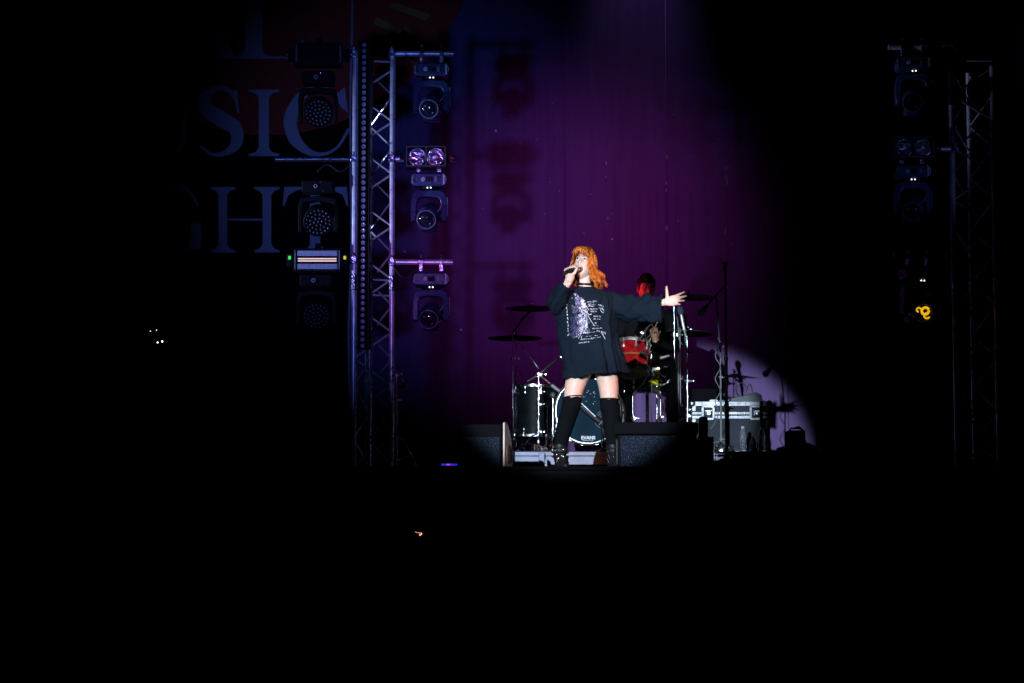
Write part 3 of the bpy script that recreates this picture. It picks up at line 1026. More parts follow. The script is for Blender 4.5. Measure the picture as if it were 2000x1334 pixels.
def drum(t, c, axis, rad, h, shell, hoop, h_top, h_bot, lugs, hint=(0, -1, 0), band=None, hoop_w=0.022, rod='chrome', offs=0.2):
    """c: centre; axis: towards the batter head"""
    c = V(c)
    M = frame_of(axis, hint)
    ax = M.col[2]
    MB().lathe([(rad, -h / 2), (rad, h / 2), (rad - 0.006, h / 2), (rad - 0.006, -h / 2)], c, ax, 56, cap=False).build('shell', shell, t, smooth='auto')
    for s, mh, nm in ((1, h_top, 'batter_head'), (-1, h_bot, 'bottom_head')):
        MB().lathe([(0.0001, s * (h / 2 + 0.004)), (rad * 0.93, s * (h / 2 + 0.004)), (rad + 0.003, s * (h / 2 - 0.002))], c, ax, 56, cap=False).build(nm, mh, t, smooth='auto')
        z0, z1 = s * (h / 2 - hoop_w * 0.6), s * (h / 2 + hoop_w * 0.5)
        MB().lathe([(rad + 0.004, z0), (rad + 0.013, z0), (rad + 0.015, (z0 + z1) / 2), (rad + 0.013, z1), (rad + 0.004, z1), (rad + 0.004, z0)], c, ax, 56, cap=False).build('hoop', hoop, t, smooth='auto')
    if band:
        MB().lathe([(rad + 0.001, -0.006), (rad + 0.0035, -0.006), (rad + 0.0035, 0.006), (rad + 0.001, 0.006)], c, ax, 56, cap=False).build('stripe', band, t, smooth='auto')
    for k in range(lugs):
        a = 2 * math.pi * k / lugs + offs
        d = M @ V((math.cos(a), math.sin(a), 0))
        td = M @ V((-math.sin(a), math.cos(a), 0))
        rm = Matrix((d, td, ax)).transposed()
        lb = MB()
        hl = h * 0.12
        for s in (-1, 1):
            p = c + d * (rad + 0.010) + ax * (s * (h / 2 - 0.055))
            lb.ball(p, (0.012, 0.013, 0.028), rm, 10, 8)
            lb.cyl(p, c + d * (rad + 0.016) + ax * (s * (h / 2 + 0.014)), 0.0042, n=6)
            lb.ball(c + d * (rad + 0.018) + ax * (s * (h / 2 + 0.004)), (0.009, 0.010, 0.012), rm, 8, 6)
        lb.build('lug', rod, t, smooth='auto')
    return M


# kick drum
KC = at(1152, 806, 1.95)
kr = 67 / 229.7
kd = thing('bass_drum', 'big bass drum with a dark front head lettered EVANS behind the singer', 'bass drum', (KC.x, 1.95, RZ))
kax = V((-0.10, -1, 0.02)).normalized()
KC = V((KC.x, 1.95, KC.z))
drum(kd, KC, kax, kr - 0.012, 0.42, 'kick_shell', 'drum_dark', 'head_dark', 'head_white', 8, hint=(0, 0, 1), hoop_w=0.036, offs=0.39)
for zz in (0.221, -0.195):
    MB().torus(KC + kax * zz, kax, kr - 0.001, 0.0042, 64, 6).build('hoop_inlay', 'hoop_yellow', kd, smooth=True)
fc = KC + kax * 0.2145
KM = frame_of(kax, (0, 0, 1))
# port rings
pc = at(1178, 820, 1.74)
pc = V((pc.x, 0, pc.z))
pc.y = fc.y - (pc - fc).dot(V((kax.x, 0, kax.z))) / kax.y
for r0, w0 in ((0.073, 0.006), (0.056, 0.009), (0.04, 0.006)):
    MB().torus(pc + kax * 0.002, kax, r0, w0 * 0.5, 40, 6).build('port_ring', 'head_ring', kd, smooth=True)
MB().lathe([(0.0001, 0.0015), (0.036, 0.0015)], pc, kax, 32, cap=False).build('port_hole', 'rubber', kd)


def text_mesh(s, size, bold):
    cu = bpy.data.curves.new('lettering', 'FONT')
    cu.body = s
    cu.size = size
    cu.offset = bold
    cu.extrude = 0.0006
    cu.align_x = 'CENTER'
    o = bpy.data.objects.new('lettering', cu)
    COL.objects.link(o)
    dg = bpy.context.evaluated_depsgraph_get()
    me = bpy.data.meshes.new_from_object(o.evaluated_get(dg))
    bpy.data.objects.remove(o)
    return me


def put_text(s, size, bold, c, right, up, m, parent):
    me = text_mesh(s, size, bold)
    me.materials.clear()
    me.materials.append(MATS[m])
    o = bpy.data.objects.new('lettering', me)
    COL.objects.link(o)
    o.parent = parent
    rt, u = V(right).normalized(), V(up).normalized()
    n = rt.cross(u)
    M = Matrix((rt, u, n)).transposed().to_4x4()
    M.translation = V(c) - parent.location
    o.matrix_local = M
    return o


ec = at(1149, 858, 1.735)
kright = V((1, 0, 0)) - kax * kax.x
put_text('EVANS', 0.040, 0.0011, ec + kax * 0.004, kright, V((0, 0, 1)), 'white_print', kd)
put_text('RESONANT BASS', 0.0125, 0.0003, at(1149, 861.5, 1.735) + kax * 0.004, kright, V((0, 0, 1)), 'head_ring', kd)
b = MB()
for k in range(16):
    p = at(random.uniform(1138, 1168), random.uniform(758, 790), 1.735)
    b.ball(p + kax * 0.001, (0.004, 0.002, 0.003), None, 6, 4)
o = b.build('dust_speck', 'white_print', kd)
o['kind'] = 'stuff'
for sx in (-1, 1):
    MB().tube([KC + V((sx * 0.25, -0.05, -0.12)), KC + V((sx * 0.34, -0.16, -0.33 + 0.05)), V((KC.x + sx * 0.36, KC.y - 0.2, RZ + 0.01))], 0.008, 8).build('spur', 'chrome', kd, smooth='auto')
for a in (-0.55, -0.2, 0.25, 0.6):
    p = fc + V((math.sin(a) * (kr + 0.005), -0.01, -math.cos(a) * (kr + 0.005)))
    MB().box(p, (0.035, 0.03, 0.014), Matrix.Rotation(-a, 3, 'Y')).cyl(p + V((0, -0.02, 0)), p + V((0, 0.04, 0)), 0.006, n=8).build('claw_hook', 'chrome', kd, smooth='auto', bevel=0.002)
for k in range(5):
    a = 0.9 + 0.32 * k
    p = KC + kax * 0.14 + V((math.sin(a) * (kr + 0.0), 0, -math.cos(a) * (kr + 0.0)))
    MB().ball(p, (0.014, 0.03, 0.014), None, 10, 6).build('claw_hook', 'chrome', kd, smooth=True)

# microphone in front of the kick drum
km = thing('drum_microphone', 'black microphone on a boom pointing at the bass drum port', 'microphone', (pc.x - 0.02, 1.5, RZ))
a, c2 = at(1128, 788, 1.66), at(1172, 824, 1.62)
MB().tube([a, a.lerp(c2, 0.25), a.lerp(c2, 0.26), c2], [0.022, 0.024, 0.030, 0.03], 16).build('body', 'black_paint', km, smooth='auto')
d = (c2 - a).normalized()
MB().ball(c2 + d * 0.02, (0.034, 0.034, 0.036), None, 18, 12).build('mic_head', 'black_paint', km, smooth=True)
MB().torus(c2 + d * 0.014, d, 0.033, 0.004, 24, 6).build('band', 'grey_plastic', km, smooth=True)
MB().tube([a + V((0.02, -0.026, 0.012)), a.lerp(c2, 0.8) + V((0.0, -0.03, 0.012))], 0.006, 8).build('shock_bar', 'alu', km, smooth='auto')
MB().tube([c2 + V((0.008, 0, -0.02)), c2 + V((0.012, 0.02, -0.12)), V((c2.x + 0.02, c2.y + 0.04, RZ))], 0.006, 8).build('short_stand', 'black_paint', km, smooth='auto')
MB().lathe([(0.07, 0), (0.07, 0.01), (0.02, 0.025), (0.008, 0.03)], (c2.x + 0.02, c2.y + 0.04, RZ), (0, 0, 1), 24).build('foot', 'black_paint', km, smooth='auto')
cable('thin dark cable drooping from the bass drum microphone to the riser', [c2 + V((0.02, 0, -0.03)), c2 + V((0.03, -0.01, -0.11)), V((c2.x + 0.045, 1.6, RZ + 0.01))], 0.004)

# floor tom left of the kick
fx = at(1047, 806, 2.35)
ft = thing('floor_tom', 'dark floor tom with chrome lugs left of the singer', 'floor tom', (fx.x, 2.35, RZ))
drum(ft, V((fx.x, 2.35, at(1047, 806, 2.35).z)), V((0.03, 0.06, 1)), 0.175, 0.44, 'drum_dark', 'chrome_worn', 'head_white', 'head_dark', 8, rod='chrome')
for k in range(3):
    a = -math.pi / 2 + 0.5 + k * 2 * math.pi / 3
    d = V((math.cos(a), math.sin(a), 0)) * 0.2
    z = fx.z
    MB().tube([V((fx.x, 2.35, z + 0.05)) + d, V((fx.x, 2.35, z - 0.2)) + d, V((fx.x, 2.35, RZ + 0.01)) + d * 1.12], 0.007, 8).build('leg', 'chrome', ft, smooth='auto')

# red tom on its stand
tc = at(1236, 700, 2.4)
rt = thing('rack_tom', 'sparkling red tom drum with a yellow stripe right of the singer', 'tom drum', (tc.x, 2.4, tc.z - 0.14))
tax = V((0.06, 0.28, 1)).normalized()
drum(rt, V((tc.x, 2.4, tc.z)), tax, 0.138, 0.27, 'drum_red', 'hoop_chrome', 'head_white', 'head_clear', 8, band='hoop_yellow', offs=0.1, hoop_w=0.028, rod='hoop_chrome')
ts = stand('snare_stand', 'chrome basket stand holding up the red tom', 'drum stand', 1236, 2.42, RZ, tc.z - 0.20, 'chrome', 0.013, 0.2, 0.2, (0.5,), a0=0.9)
for k in range(3):
    a = 0.5 + k * 2.1
    d = V((math.cos(a), math.sin(a), 0))
    o0 = V((tc.x, 2.42, tc.z - 0.30))
    MB().tube([o0, o0 + d * 0.07 + V((0, 0, 0.05)), o0 + d * 0.13 + V((0, 0, 0.10 + 0.03 * d.y)), o0 + d * 0.15 + V((0, 0, 0.15 + 0.04 * d.y))], 0.008, 8).build('basket_arm', 'chrome', ts, smooth='auto')
b = MB()
for k in range(14):  # loose chrome beads and pins added for sparkle
    p = V((tc.x + random.uniform(-0.12, 0.14), 2.36, tc.z - random.uniform(0.2, 0.32)))
    b.ball(p, random.uniform(0.006, 0.012), None, 8, 6)
    b.cyl(p, p + V((random.uniform(-0.03, 0.03), 0, random.uniform(0.01, 0.04))), 0.004, n=6)
b.build('sparkle_bead', 'chrome', ts, smooth='auto')

# second drum (snare) deeper in
sc = at(1290, 742, 2.9)
sn = thing('snare_drum', 'dark snare drum with many chrome lugs right of the red tom', 'snare drum', (sc.x, 2.9, sc.z - 0.08))
drum(sn, V((sc.x, 2.9, sc.z)), V((-0.05, 0.1, 1)).normalized(), 0.17, 0.15, 'drum_dark', 'hoop_chrome', 'head_white', 'head_clear', 10, rod='hoop_chrome')
stand('snare_stand', 'low chrome stand under the dark snare drum', 'drum stand', 1290, 2.9, RZ, sc.z - 0.09, 'chrome_worn', 0.012, 0.2, 0.2, (0.6,))
yc = at(1283, 735, 2.55)
yd = thing('yellow_clamp', 'bright yellow oval clamp between the red tom and the chrome stands', 'clamp', (yc.x, 2.55, yc.z - 0.1))
MB().ball(yc, (0.022, 0.03, 0.062), None, 20, 14).build('oval_plate', 'yellow', yd, smooth=True)
b = MB().tube([yc + V((-0.06, 0, -0.04)), yc + V((-0.02, -0.01, -0.062)), yc + V((0.01, 0, -0.075))], [0.012, 0.014, 0.010], 8)
b.tube([yc + V((-0.05, 0, 0.05)), yc + V((-0.035, 0, 0.02))], 0.007, 6).ball(yc + V((-0.075, 0, -0.05)), 0.012, None, 8, 6)
b.build('clamp_jaw', 'yellow', yd, smooth='auto')
b = MB()
for k in range(16):  # extra chrome bits put around the rod to sparkle
    p = yc + V((random.uniform(-0.03, 0.1), -0.04 + random.uniform(-0.02, 0.02), random.uniform(-0.1, 0.1)))
    b.ball(p, random.uniform(0.005, 0.010), None, 8, 6)
    b.cyl(p, p + V((random.uniform(-0.04, 0.04), 0, random.uniform(-0.02, 0.03))), 0.004, n=6)
b.cyl(yc + V((0.0, 0.02, -0.07)), V((yc.x, 2.57, RZ + 0.02)), 0.009, n=10)
b.build('rod_and_sparkle', 'chrome', yd, smooth='auto')

# hanging clip microphone above the red tom
cm = thing('clip_microphone', 'small clip microphone with a curled cable above the red tom rim', 'microphone', at(1256, 668, 2.2))
a, c2 = at(1249, 663, 2.2), at(1264, 640, 2.2)
MB().tube([a, a.lerp(c2, 0.4), c2], [0.014, 0.016, 0.011], 12).build('body', 'black_plastic', cm, smooth='auto')
MB().ball(a, (0.018, 0.018, 0.018), None, 12, 8).build('mic_head', 'mesh_grille', cm, smooth=True)
b = MB().box(a.lerp(c2, 0.55) + V((-0.015, -0.005, 0)), (0.04, 0.02, 0.02)).cyl(a.lerp(c2, 0.6) + V((-0.02, 0, 0.02)), a.lerp(c2, 0.6) + V((0.02, 0, -0.03)), 0.006, n=8)
b.tube([a.lerp(c2, 0.7), at(1262, 676, 2.25)], 0.005, 6)
b.build('clip', 'chrome', cm, smooth='auto', bevel=0.002)
cable('pale cable curling out of the clip microphone over the red tom', [at(1262, 642, 2.2), at(1272, 634, 2.19), at(1276, 643, 2.19), at(1268, 656, 2.19), at(1258, 664, 2.2)], 0.0045, 'cable_grey')

# small spot of light: polished boss of the upright rod beside the tom, and the rod
gx = at(1272, 687, 2.15)
st = thing('microphone_rod', 'thin pale upright rod with a brilliant polished tip beside the red tom', 'microphone stand', (gx.x, 2.15, RZ))
MB().cyl((gx.x, 2.15, RZ + 0.01), (gx.x, 2.15, gx.z - 0.02), 0.005, n=10).build('rod', 'cable_grey', st, smooth='auto')
MB().cyl((gx.x, 2.15, gx.z - 0.09), (gx.x, 2.15, gx.z - 0.02), 0.014, n=12).build('sleeve', 'chrome', st, smooth='auto')
MB().ball(gx, 0.02, None, 18, 12).build('tip', 'chrome', st, smooth=True)
MB().lathe([(0.08, 0), (0.08, 0.012), (0.01, 0.02)], (gx.x, 2.15, RZ), (0, 0, 1), 24).build('foot', 'black_plastic', st, smooth='auto')
c2 = at(1258, 690, 2.15)
lm = MB().tube([c2 + V((-0.035, 0, 0.012)), c2 + V((0.0, 0, 0.0)), c2 + V((0.03, 0, -0.02))], [0.018, 0.017, 0.01], 12).build('side_microphone', 'black_plastic', st, smooth='auto')
c2 = at(1300, 697, 2.5)
m1 = thing('clip_microphone', 'small silver capsule microphone left of the two chrome stands', 'microphone', c2)
MB().tube([c2 + V((-0.05, 0, -0.012)), c2 + V((-0.02, 0, -0.003)), c2 + V((-0.019, 0, -0.003)), c2 + V((0.03, 0, 0.012))], [0.016, 0.017, 0.012, 0.013], 12).build('body', 'mic_silver', m1, smooth='auto')
MB().tube([c2 + V((0.03, 0, 0.01)), c2 + V((0.09, 0.02, -0.02)), c2 + V((0.1, 0.02, -0.1))], 0.005, 6).build('arm', 'chrome_worn', m1, smooth='auto')
c2 = at(1281, 763, 2.2)
m2 = thing('drum_microphone', 'small dark microphone under the snare with a pale cable', 'microphone', c2)
MB().tube([c2 + V((-0.012, 0, 0.004)), c2 + V((0.02, 0, -0.02)), c2 + V((0.06, 0, -0.075))], [0.02, 0.015, 0.009], 12).build('body', 'black_plastic', m2, smooth='auto')
MB().ball(c2 + V((-0.016, 0, 0.008)), 0.021, None, 12, 8).build('mic_head', 'foam', m2, smooth=True)
MB().tube([c2 + V((0.015, 0, -0.015)), c2 + V((0.05, 0.02, 0.05)), at(1300, 752, 2.5)], 0.006, 6).build('arm', 'chrome_worn', m2, smooth='auto')
cable('pale cable hanging from the microphone under the snare', [at(1287, 770, 2.2), at(1296, 785, 2.2), at(1297, 800, 2.2), at(1288, 818, 2.2), at(1281, 826, 2.2), at(1276, 880, 2.2)], 0.0055, 'cable_grey')

# chrome stands with cymbals right of the kit
s1 = stand('cymbal_stand', 'tall chrome cymbal stand below the singer\'s open hand', 'cymbal stand', 1318, 2.6, RZ, at(1318, 596, 2.6).z, 'chrome', 0.0155, 0.30, 0.24, (0.33, 0.52, 0.80), 'cymbal stands around the drum kit', 0.6)
c2 = at(1345, 579, 3.0)
MB().tube([at(1318, 597, 2.6), at(1326, 588, 2.8), c2 + V((0, 0, -0.02))], 0.008, 8).build('boom_arm', 'chrome', s1, smooth='auto')
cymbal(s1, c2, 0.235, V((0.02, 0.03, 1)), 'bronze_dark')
s2 = stand('cymbal_stand', 'chrome cymbal stand carrying the olive lit cymbal right of the kit', 'cymbal stand', 1343, 2.45, RZ, at(1343, 656, 2.45).z, 'chrome', 0.0125, 0.33, 0.26, (0.38, 0.62, 0.86), 'cymbal stands around the drum kit', 1.1)
c2 = at(1344, 650, 2.85)
MB().tube([at(1343, 657, 2.45), at(1343, 652, 2.6), c2 + V((0, 0, -0.02))], 0.008, 8).build('boom_arm', 'chrome', s2, smooth='auto')
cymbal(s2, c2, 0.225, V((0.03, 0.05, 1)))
for px, y0, y1 in ((1328, 690, 800), (1325, 640, 690)):
    pass
s3 = stand('microphone_stand', 'thin pale microphone stand between the two chrome cymbal stands', 'microphone stand', 1329, 2.5, RZ, at(1329, 640, 2.5).z, 'cable_grey', 0.0065, 0.22, 0.2, (0.6,), 'microphone stands on the riser', 1.7)
# foam topped pencil microphone
a, c2 = at(1329, 607, 2.3), at(1338, 652, 2.3)
pm = thing('pencil_microphone', 'silver pencil microphone with a dark teal foam cover beside the chrome stands', 'microphone', c2)
d = (c2 - a).normalized()
MB().tube([a + d * 0.03, a + d * 0.031, a + d * 0.17, a + d * 0.175, c2 + d * 0.02], [0.008, 0.0135, 0.014, 0.010, 0.006], 14).build('body', 'mic_silver', pm, smooth='auto')
MB().ball(a, (0.028, 0.028, 0.043), V((0, 0, 1)).rotation_difference(d).to_matrix(), 18, 12).build('foam_cover', 'foam', pm, smooth=True)
MB().cyl(c2, c2 + V((0.0, 0.0, -0.06)), 0.006, n=8).build('clip', 'black_plastic', pm, smooth='auto')
a = at(1337, 620, 2.5)
ym = thing('pencil_microphone', 'black microphone with a bright yellow tip behind the foam covered one', 'microphone', a)
MB().lathe([(0.0001, 0.02), (0.012, 0.018), (0.015, 0.008), (0.015, -0.02)], a, (0.1, 0, 1), 16).build('tip', 'yellow', ym, smooth='auto')
MB().cyl(a + V((0, 0, -0.02)), a + V((0.012, 0, -0.12)), 0.012, 0.010, n=12).build('body', 'black_plastic', ym, smooth='auto')
b = MB()
wing(b, a + V((0.014, 0, -0.10)), 0.8)
b.cyl(a + V((0.012, 0, -0.12)), a + V((0.02, -0.05, -0.25)), 0.006, n=8)
b.build('clip', 'chrome', ym, smooth='auto')
cable('pale cable looping from the pencil microphone down its stand', [at(1338, 652, 2.3), at(1338, 676, 2.29), at(1329, 668, 2.29), at(1325, 655, 2.3), at(1325, 640, 2.32), at(1322, 618, 2.4)], 0.005, 'cable_grey')
cable('pale cable hanging straight down along the left chrome cymbal stand', [at(1324, 690, 2.5), at(1325, 730, 2.5), at(1325, 780, 2.5), at(1326, 826, 2.5), at(1326, 880, 2.5)], 0.005, 'cable_grey')

# left side of the kit
s4 = stand('cymbal_stand', 'chrome cymbal stand, coloured dim, furthest left of the drum kit', 'cymbal stand', 1002, 2.6, RZ - 0.2, at(1002, 650, 2.6).z, 'metal_shaded', 0.0125, 0.34, 0.26, (0.3, 0.6, 0.82), 'cymbal stands around the drum kit', 0.2)
c2 = at(1038, 601, 2.9)
MB().tube([at(1000, 652, 2.6), at(1022, 622, 2.75), c2 + V((0, 0, -0.02))], 0.009, 8).build('boom_arm', 'metal_shaded', s4, smooth='auto')
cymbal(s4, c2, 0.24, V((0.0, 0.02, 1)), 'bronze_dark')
s6 = stand('cymbal_stand', 'dim cymbal stand behind the floor tom with a wide dark cymbal', 'cymbal stand', 1008, 3.0, RZ, at(1008, 664, 3.0).z, 'metal_shaded', 0.011, 0.3, 0.24, (0.35, 0.7), 'cymbal stands around the drum kit', 0.9)
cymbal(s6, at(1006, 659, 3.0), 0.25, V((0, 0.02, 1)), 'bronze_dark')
MB().tube([at(1008, 664, 3.0), at(1030, 690, 3.0), at(1052, 720, 3.0)], 0.006, 6).build('side_arm', 'metal_shaded', s6, smooth='auto')
s5 = stand('microphone_stand', 'bright chrome boom stand in front of the dark floor tom', 'microphone stand', 1052, 1.9, RZ, at(1052, 732, 1.9).z, 'chrome', 0.0115, 0.16, 0.2, (0.62, 0.78), 'microphone stands on the riser', 0.5)
a = at(1052, 732, 1.9)
MB().tube([at(1030, 745, 1.9), a, at(1082, 706, 1.95), at(1096, 694, 1.97)], [0.006, 0.008, 0.008, 0.006], 8).build('boom_arm', 'chrome_worn', s5, smooth='auto')
MB().tube([a, at(1076, 750, 1.9), at(1099, 768, 1.9)], [0.007, 0.007, 0.007], 8).build('boom_arm', 'chrome_worn', s5, smooth='auto')
MB().tube([at(1077, 752, 1.89), at(1098, 768, 1.89)], [0.016, 0.013], 12).build('boom_grip', 'grey_plastic', s5, smooth='auto')
b = MB()
wing(b, a + V((0, -0.01, 0)), 1.2)
wing(b, at(1096, 694, 1.97), 0.9)
b.build('boom_clamp', 'chrome', s5, smooth='auto')
m3 = thing('drum_microphone', 'dark microphone on a thin stand between the floor tom and bass drum', 'microphone', (at(1080, 775, 1.85).x, 1.85, RZ))
a = at(1080, 772, 1.85)
MB().ball(a, (0.026, 0.026, 0.03), None, 14, 10).build('mic_head', 'black_plastic', m3, smooth=True)
MB().cyl(a, (a.x - 0.005, 1.85, RZ + 0.01), 0.007, n=10).build('rod', 'chrome_worn', m3, smooth='auto')
MB().lathe([(0.06, 0), (0.06, 0.01), (0.01, 0.02)], (a.x - 0.005, 1.85, RZ), (0, 0, 1), 20).build('foot', 'black_plastic', m3, smooth='auto')
# loose hardware at the foot of the floor tom: pedals
pd = thing('drum_pedal', 'chrome drum pedal at the foot of the left stands', 'drum pedal', (at(1055, 860, 1.8).x, 1.8, RZ))
x0 = at(1055, 860, 1.8).x
MB().prism([(0, 0), (0.24, 0.0), (0.24, 0.015), (0, 0.07)], (x0 - 0.05, 1.76, RZ + 0.005), (0.8, 0.6, 0), (0, 0, 1), V((-0.04, 0.06, 0))).build('footboard', 'chrome_worn', pd, bevel=0.003)
b = MB()
for sx in (-0.05, 0.05):
    b.cyl((x0 + 0.1 + sx, 1.8, RZ), (x0 + 0.1 + sx, 1.8, RZ + 0.14), 0.008, n=8)
b.cyl((x0 + 0.04, 1.8, RZ + 0.13), (x0 + 0.16, 1.8, RZ + 0.13), 0.008, n=8)
b.tube([(x0 + 0.1, 1.8, RZ + 0.13), (x0 + 0.15, 1.78, RZ + 0.22)], 0.006, 8)
b.build('pedal_frame', 'chrome', pd, smooth='auto')
MB().ball((x0 + 0.15, 1.78, RZ + 0.23), (0.025, 0.02, 0.03), None, 12, 8).build('beater', 'head_white', pd, smooth=True)


# straight black microphone stand and the boom stand behind it
ms = thing('microphone_stand', 'tall straight black microphone stand in front of the flight case', 'microphone stand', (at(1418, 800, 0.7).x, 0.7, SZ), 'microphone stands on the stage')
x = at(1418, 700, 0.7).x
ztop = at(1418, 522, 0.7).z
zm = at(1418, 697, 0.7).z
MB().cyl((x, 0.7, SZ + 0.02), (x, 0.7, zm), 0.0135, n=14).build('tube', 'black_paint', ms, smooth='auto')
MB().cyl((x, 0.7, zm), (x, 0.7, ztop), 0.0095, n=14).build('tube', 'black_plastic', ms, smooth='auto')
MB().cyl((x, 0.7, zm), (x, 0.7, zm + 0.16), 0.0125, n=14).build('grip', 'wood_brown', ms, smooth='auto')
MB().cyl((x, 0.7, zm - 0.03), (x, 0.7, zm), 0.017, n=14).build('clutch', 'black_plastic', ms, smooth='auto', bevel=0.003)
MB().cyl((x, 0.7, ztop - 0.09), (x, 0.7, ztop - 0.03), 0.011, n=12).build('top_joint', 'mic_silver', ms, smooth='auto')
b = MB().box((x - 0.004, 0.7, ztop + 0.005), (0.028, 0.026, 0.05)).box((x + 0.008, 0.7, ztop + 0.03), (0.024, 0.03, 0.03)).box((x - 0.02, 0.7, ztop + 0.035), (0.016, 0.03, 0.012))
b.build('mic_clip', 'black_plastic', ms, bevel=0.004)
MB().lathe([(0.04, 0.0), (0.045, 0.05), (0.03, 0.10), (0.015, 0.13)], (x, 0.7, SZ + 0.02), (0, 0, 1), 20).build('leg_hub', 'black_plastic', ms, smooth='auto')
tripod(ms, x, 0.7, SZ, SZ + 0.11, 0.32, 'black_paint', 0.15, 0.014)

b2 = stand('microphone_stand', 'dark boom stand with a pale cable coiled on it before the case', 'microphone stand', 1408, 1.95, RZ, at(1404, 700, 1.95).z, 'cable_grey', 0.0085, 0.10, 0.18, (0.55, 0.8), 'microphone stands on the riser', 0.9)
b2x = at(1408, 700, 1.95).x
top = at(1399, 580, 1.95)
MB().tube([(b2x, 1.95, at(1404, 700, 1.95).z), top], [0.007, 0.006], 8).build('tube', 'black_plastic', b2, smooth='auto')
MB().tube([at(1413, 561, 1.95), at(1397, 578, 1.95), at(1378, 602, 1.95)], 0.007, 8).build('boom_arm', 'black_plastic', b2, smooth='auto')
MB().lathe([(0.055, 0), (0.06, 0.02), (0.045, 0.06), (0.02, 0.09), (0.01, 0.11)], (b2x, 1.95, RZ), (0, 0, 1), 24).build('dome_foot', 'chrome_worn', b2, smooth='auto')
om = thing('overhead_microphone', 'black microphone hanging off the boom right of the open hand', 'microphone', at(1376, 604, 1.94))
a, c2 = at(1382, 596, 1.94), at(1369, 611, 1.94)
MB().tube([a, a.lerp(c2, 0.5), c2], [0.013, 0.02, 0.026], 14).build('body', 'edge_black', om, smooth='auto')
MB().ball(c2, (0.029, 0.029, 0.029), None, 14, 10).build('mic_head', 'edge_black', om, smooth=True)
cable('pale cable spiralling down the boom stand before the flight case', [at(1402 + 5 * math.sin(k * 1.1), 660 + 8 * k, 1.93 - 0.01 * math.cos(k * 1.1)) for k in range(18)] + [at(1402, 812, 1.9), at(1396, 826, 1.88), at(1388, 838, 1.86)], 0.0045, 'cable_grey', k=3)

# ------------------------------------------------------------------ flight case with gear on it
FY = 2.3
pa, pb = at(1352, 873, FY), at(1504, 785, FY)
fx0, fx1, fz0, fz1 = pa.x, pb.x, RZ, pb.z
fcz = thing('flight_case', 'grey flight case with aluminium edges and butterfly latches on the riser', 'flight case', ((fx0 + fx1) / 2, FY, fz0))
W = fx1 - fx0
zl = fz1 - 0.115
MB().box(((fx0 + fx1) / 2, FY + 0.27, (fz0 + zl) / 2 + 0.01), (W - 0.02, 0.5, zl - fz0 - 0.02)).build('body', 'case_panel', fcz)
MB().box(((fx0 + fx1) / 2, FY + 0.27, (zl + fz1) / 2), (W - 0.02, 0.5, fz1 - zl - 0.016)).build('lid', 'case_panel', fcz)
for z, h in ((fz1 - 0.016, 0.042), (zl + 0.016, 0.026), (zl - 0.018, 0.03), (fz0 + 0.02, 0.036)):
    MB().box(((fx0 + fx1) / 2, FY + 0.012, z), (W, 0.02, h)).build('edge_rail', 'alu', fcz, bevel=0.004)
for xx in (fx0 + 0.018, fx1 - 0.018):
    MB().box((xx, FY + 0.0135, (fz0 + zl) / 2), (0.034, 0.022, zl - fz0 - 0.07)).build('edge_rail', 'alu', fcz, bevel=0.004)
    MB().box((xx, FY + 0.0135, (zl + fz1) / 2), (0.034, 0.022, 0.05)).build('edge_rail', 'alu', fcz, bevel=0.004)
for xx in (fx0 + 0.005, fx1 - 0.005):
    MB().box((xx, FY + 0.27, fz1 - 0.02), (0.03, 0.5, 0.03)).build('edge_rail', 'alu', fcz, bevel=0.004)
    for zz in (fz1 - 0.015, fz0 + 0.025):
        MB().ball((xx, FY + 0.012, zz), (0.03, 0.024, 0.03), None, 14, 10).build('corner_ball', 'chrome_worn', fcz, smooth=True)
for lx in (1383, 1477):
    c = at(lx, 806, FY)
    pl = MB().prism([(-0.048, -0.065), (0.048, -0.065), (0.058, -0.05), (0.058, 0.05), (0.048, 0.065), (-0.048, 0.065), (-0.058, 0.05), (-0.058, -0.05)], (c.x, FY + 0.002, c.z), (1, 0, 0), (0, 0, 1), (0, -0.008, 0)).build('latch', 'alu', fcz, bevel=0.003)
    MB().box((c.x, FY - 0.0085, c.z), (0.078, 0.006, 0.092)).build('latch_dish', 'case_panel', pl, bevel=0.004)
    MB().box((c.x, FY - 0.016, c.z + 0.012), (0.06, 0.012, 0.022)).box((c.x, FY - 0.022, c.z - 0.008), (0.046, 0.01, 0.028)).build('butterfly', 'chrome_worn', pl, bevel=0.004)
    for sx in (-0.05, 0.05):
        for sz in (-0.05, 0.05):
            MB().ball((c.x + sx, FY - 0.007, c.z + sz), 0.0055, None, 8, 6).build('rivet', 'chrome', pl, smooth=True)
for k in range(5):
    MB().ball((fx0 + W * (k + 0.7) / 5.4, FY + 0.001, zl + 0.016), 0.0055, None, 8, 6).build('rivet', 'chrome', fcz, smooth=True)
    MB().ball((fx0 + W * (k + 0.7) / 5.4, FY + 0.001, fz1 - 0.016), 0.0055, None, 8, 6).build('rivet', 'chrome', fcz, smooth=True)

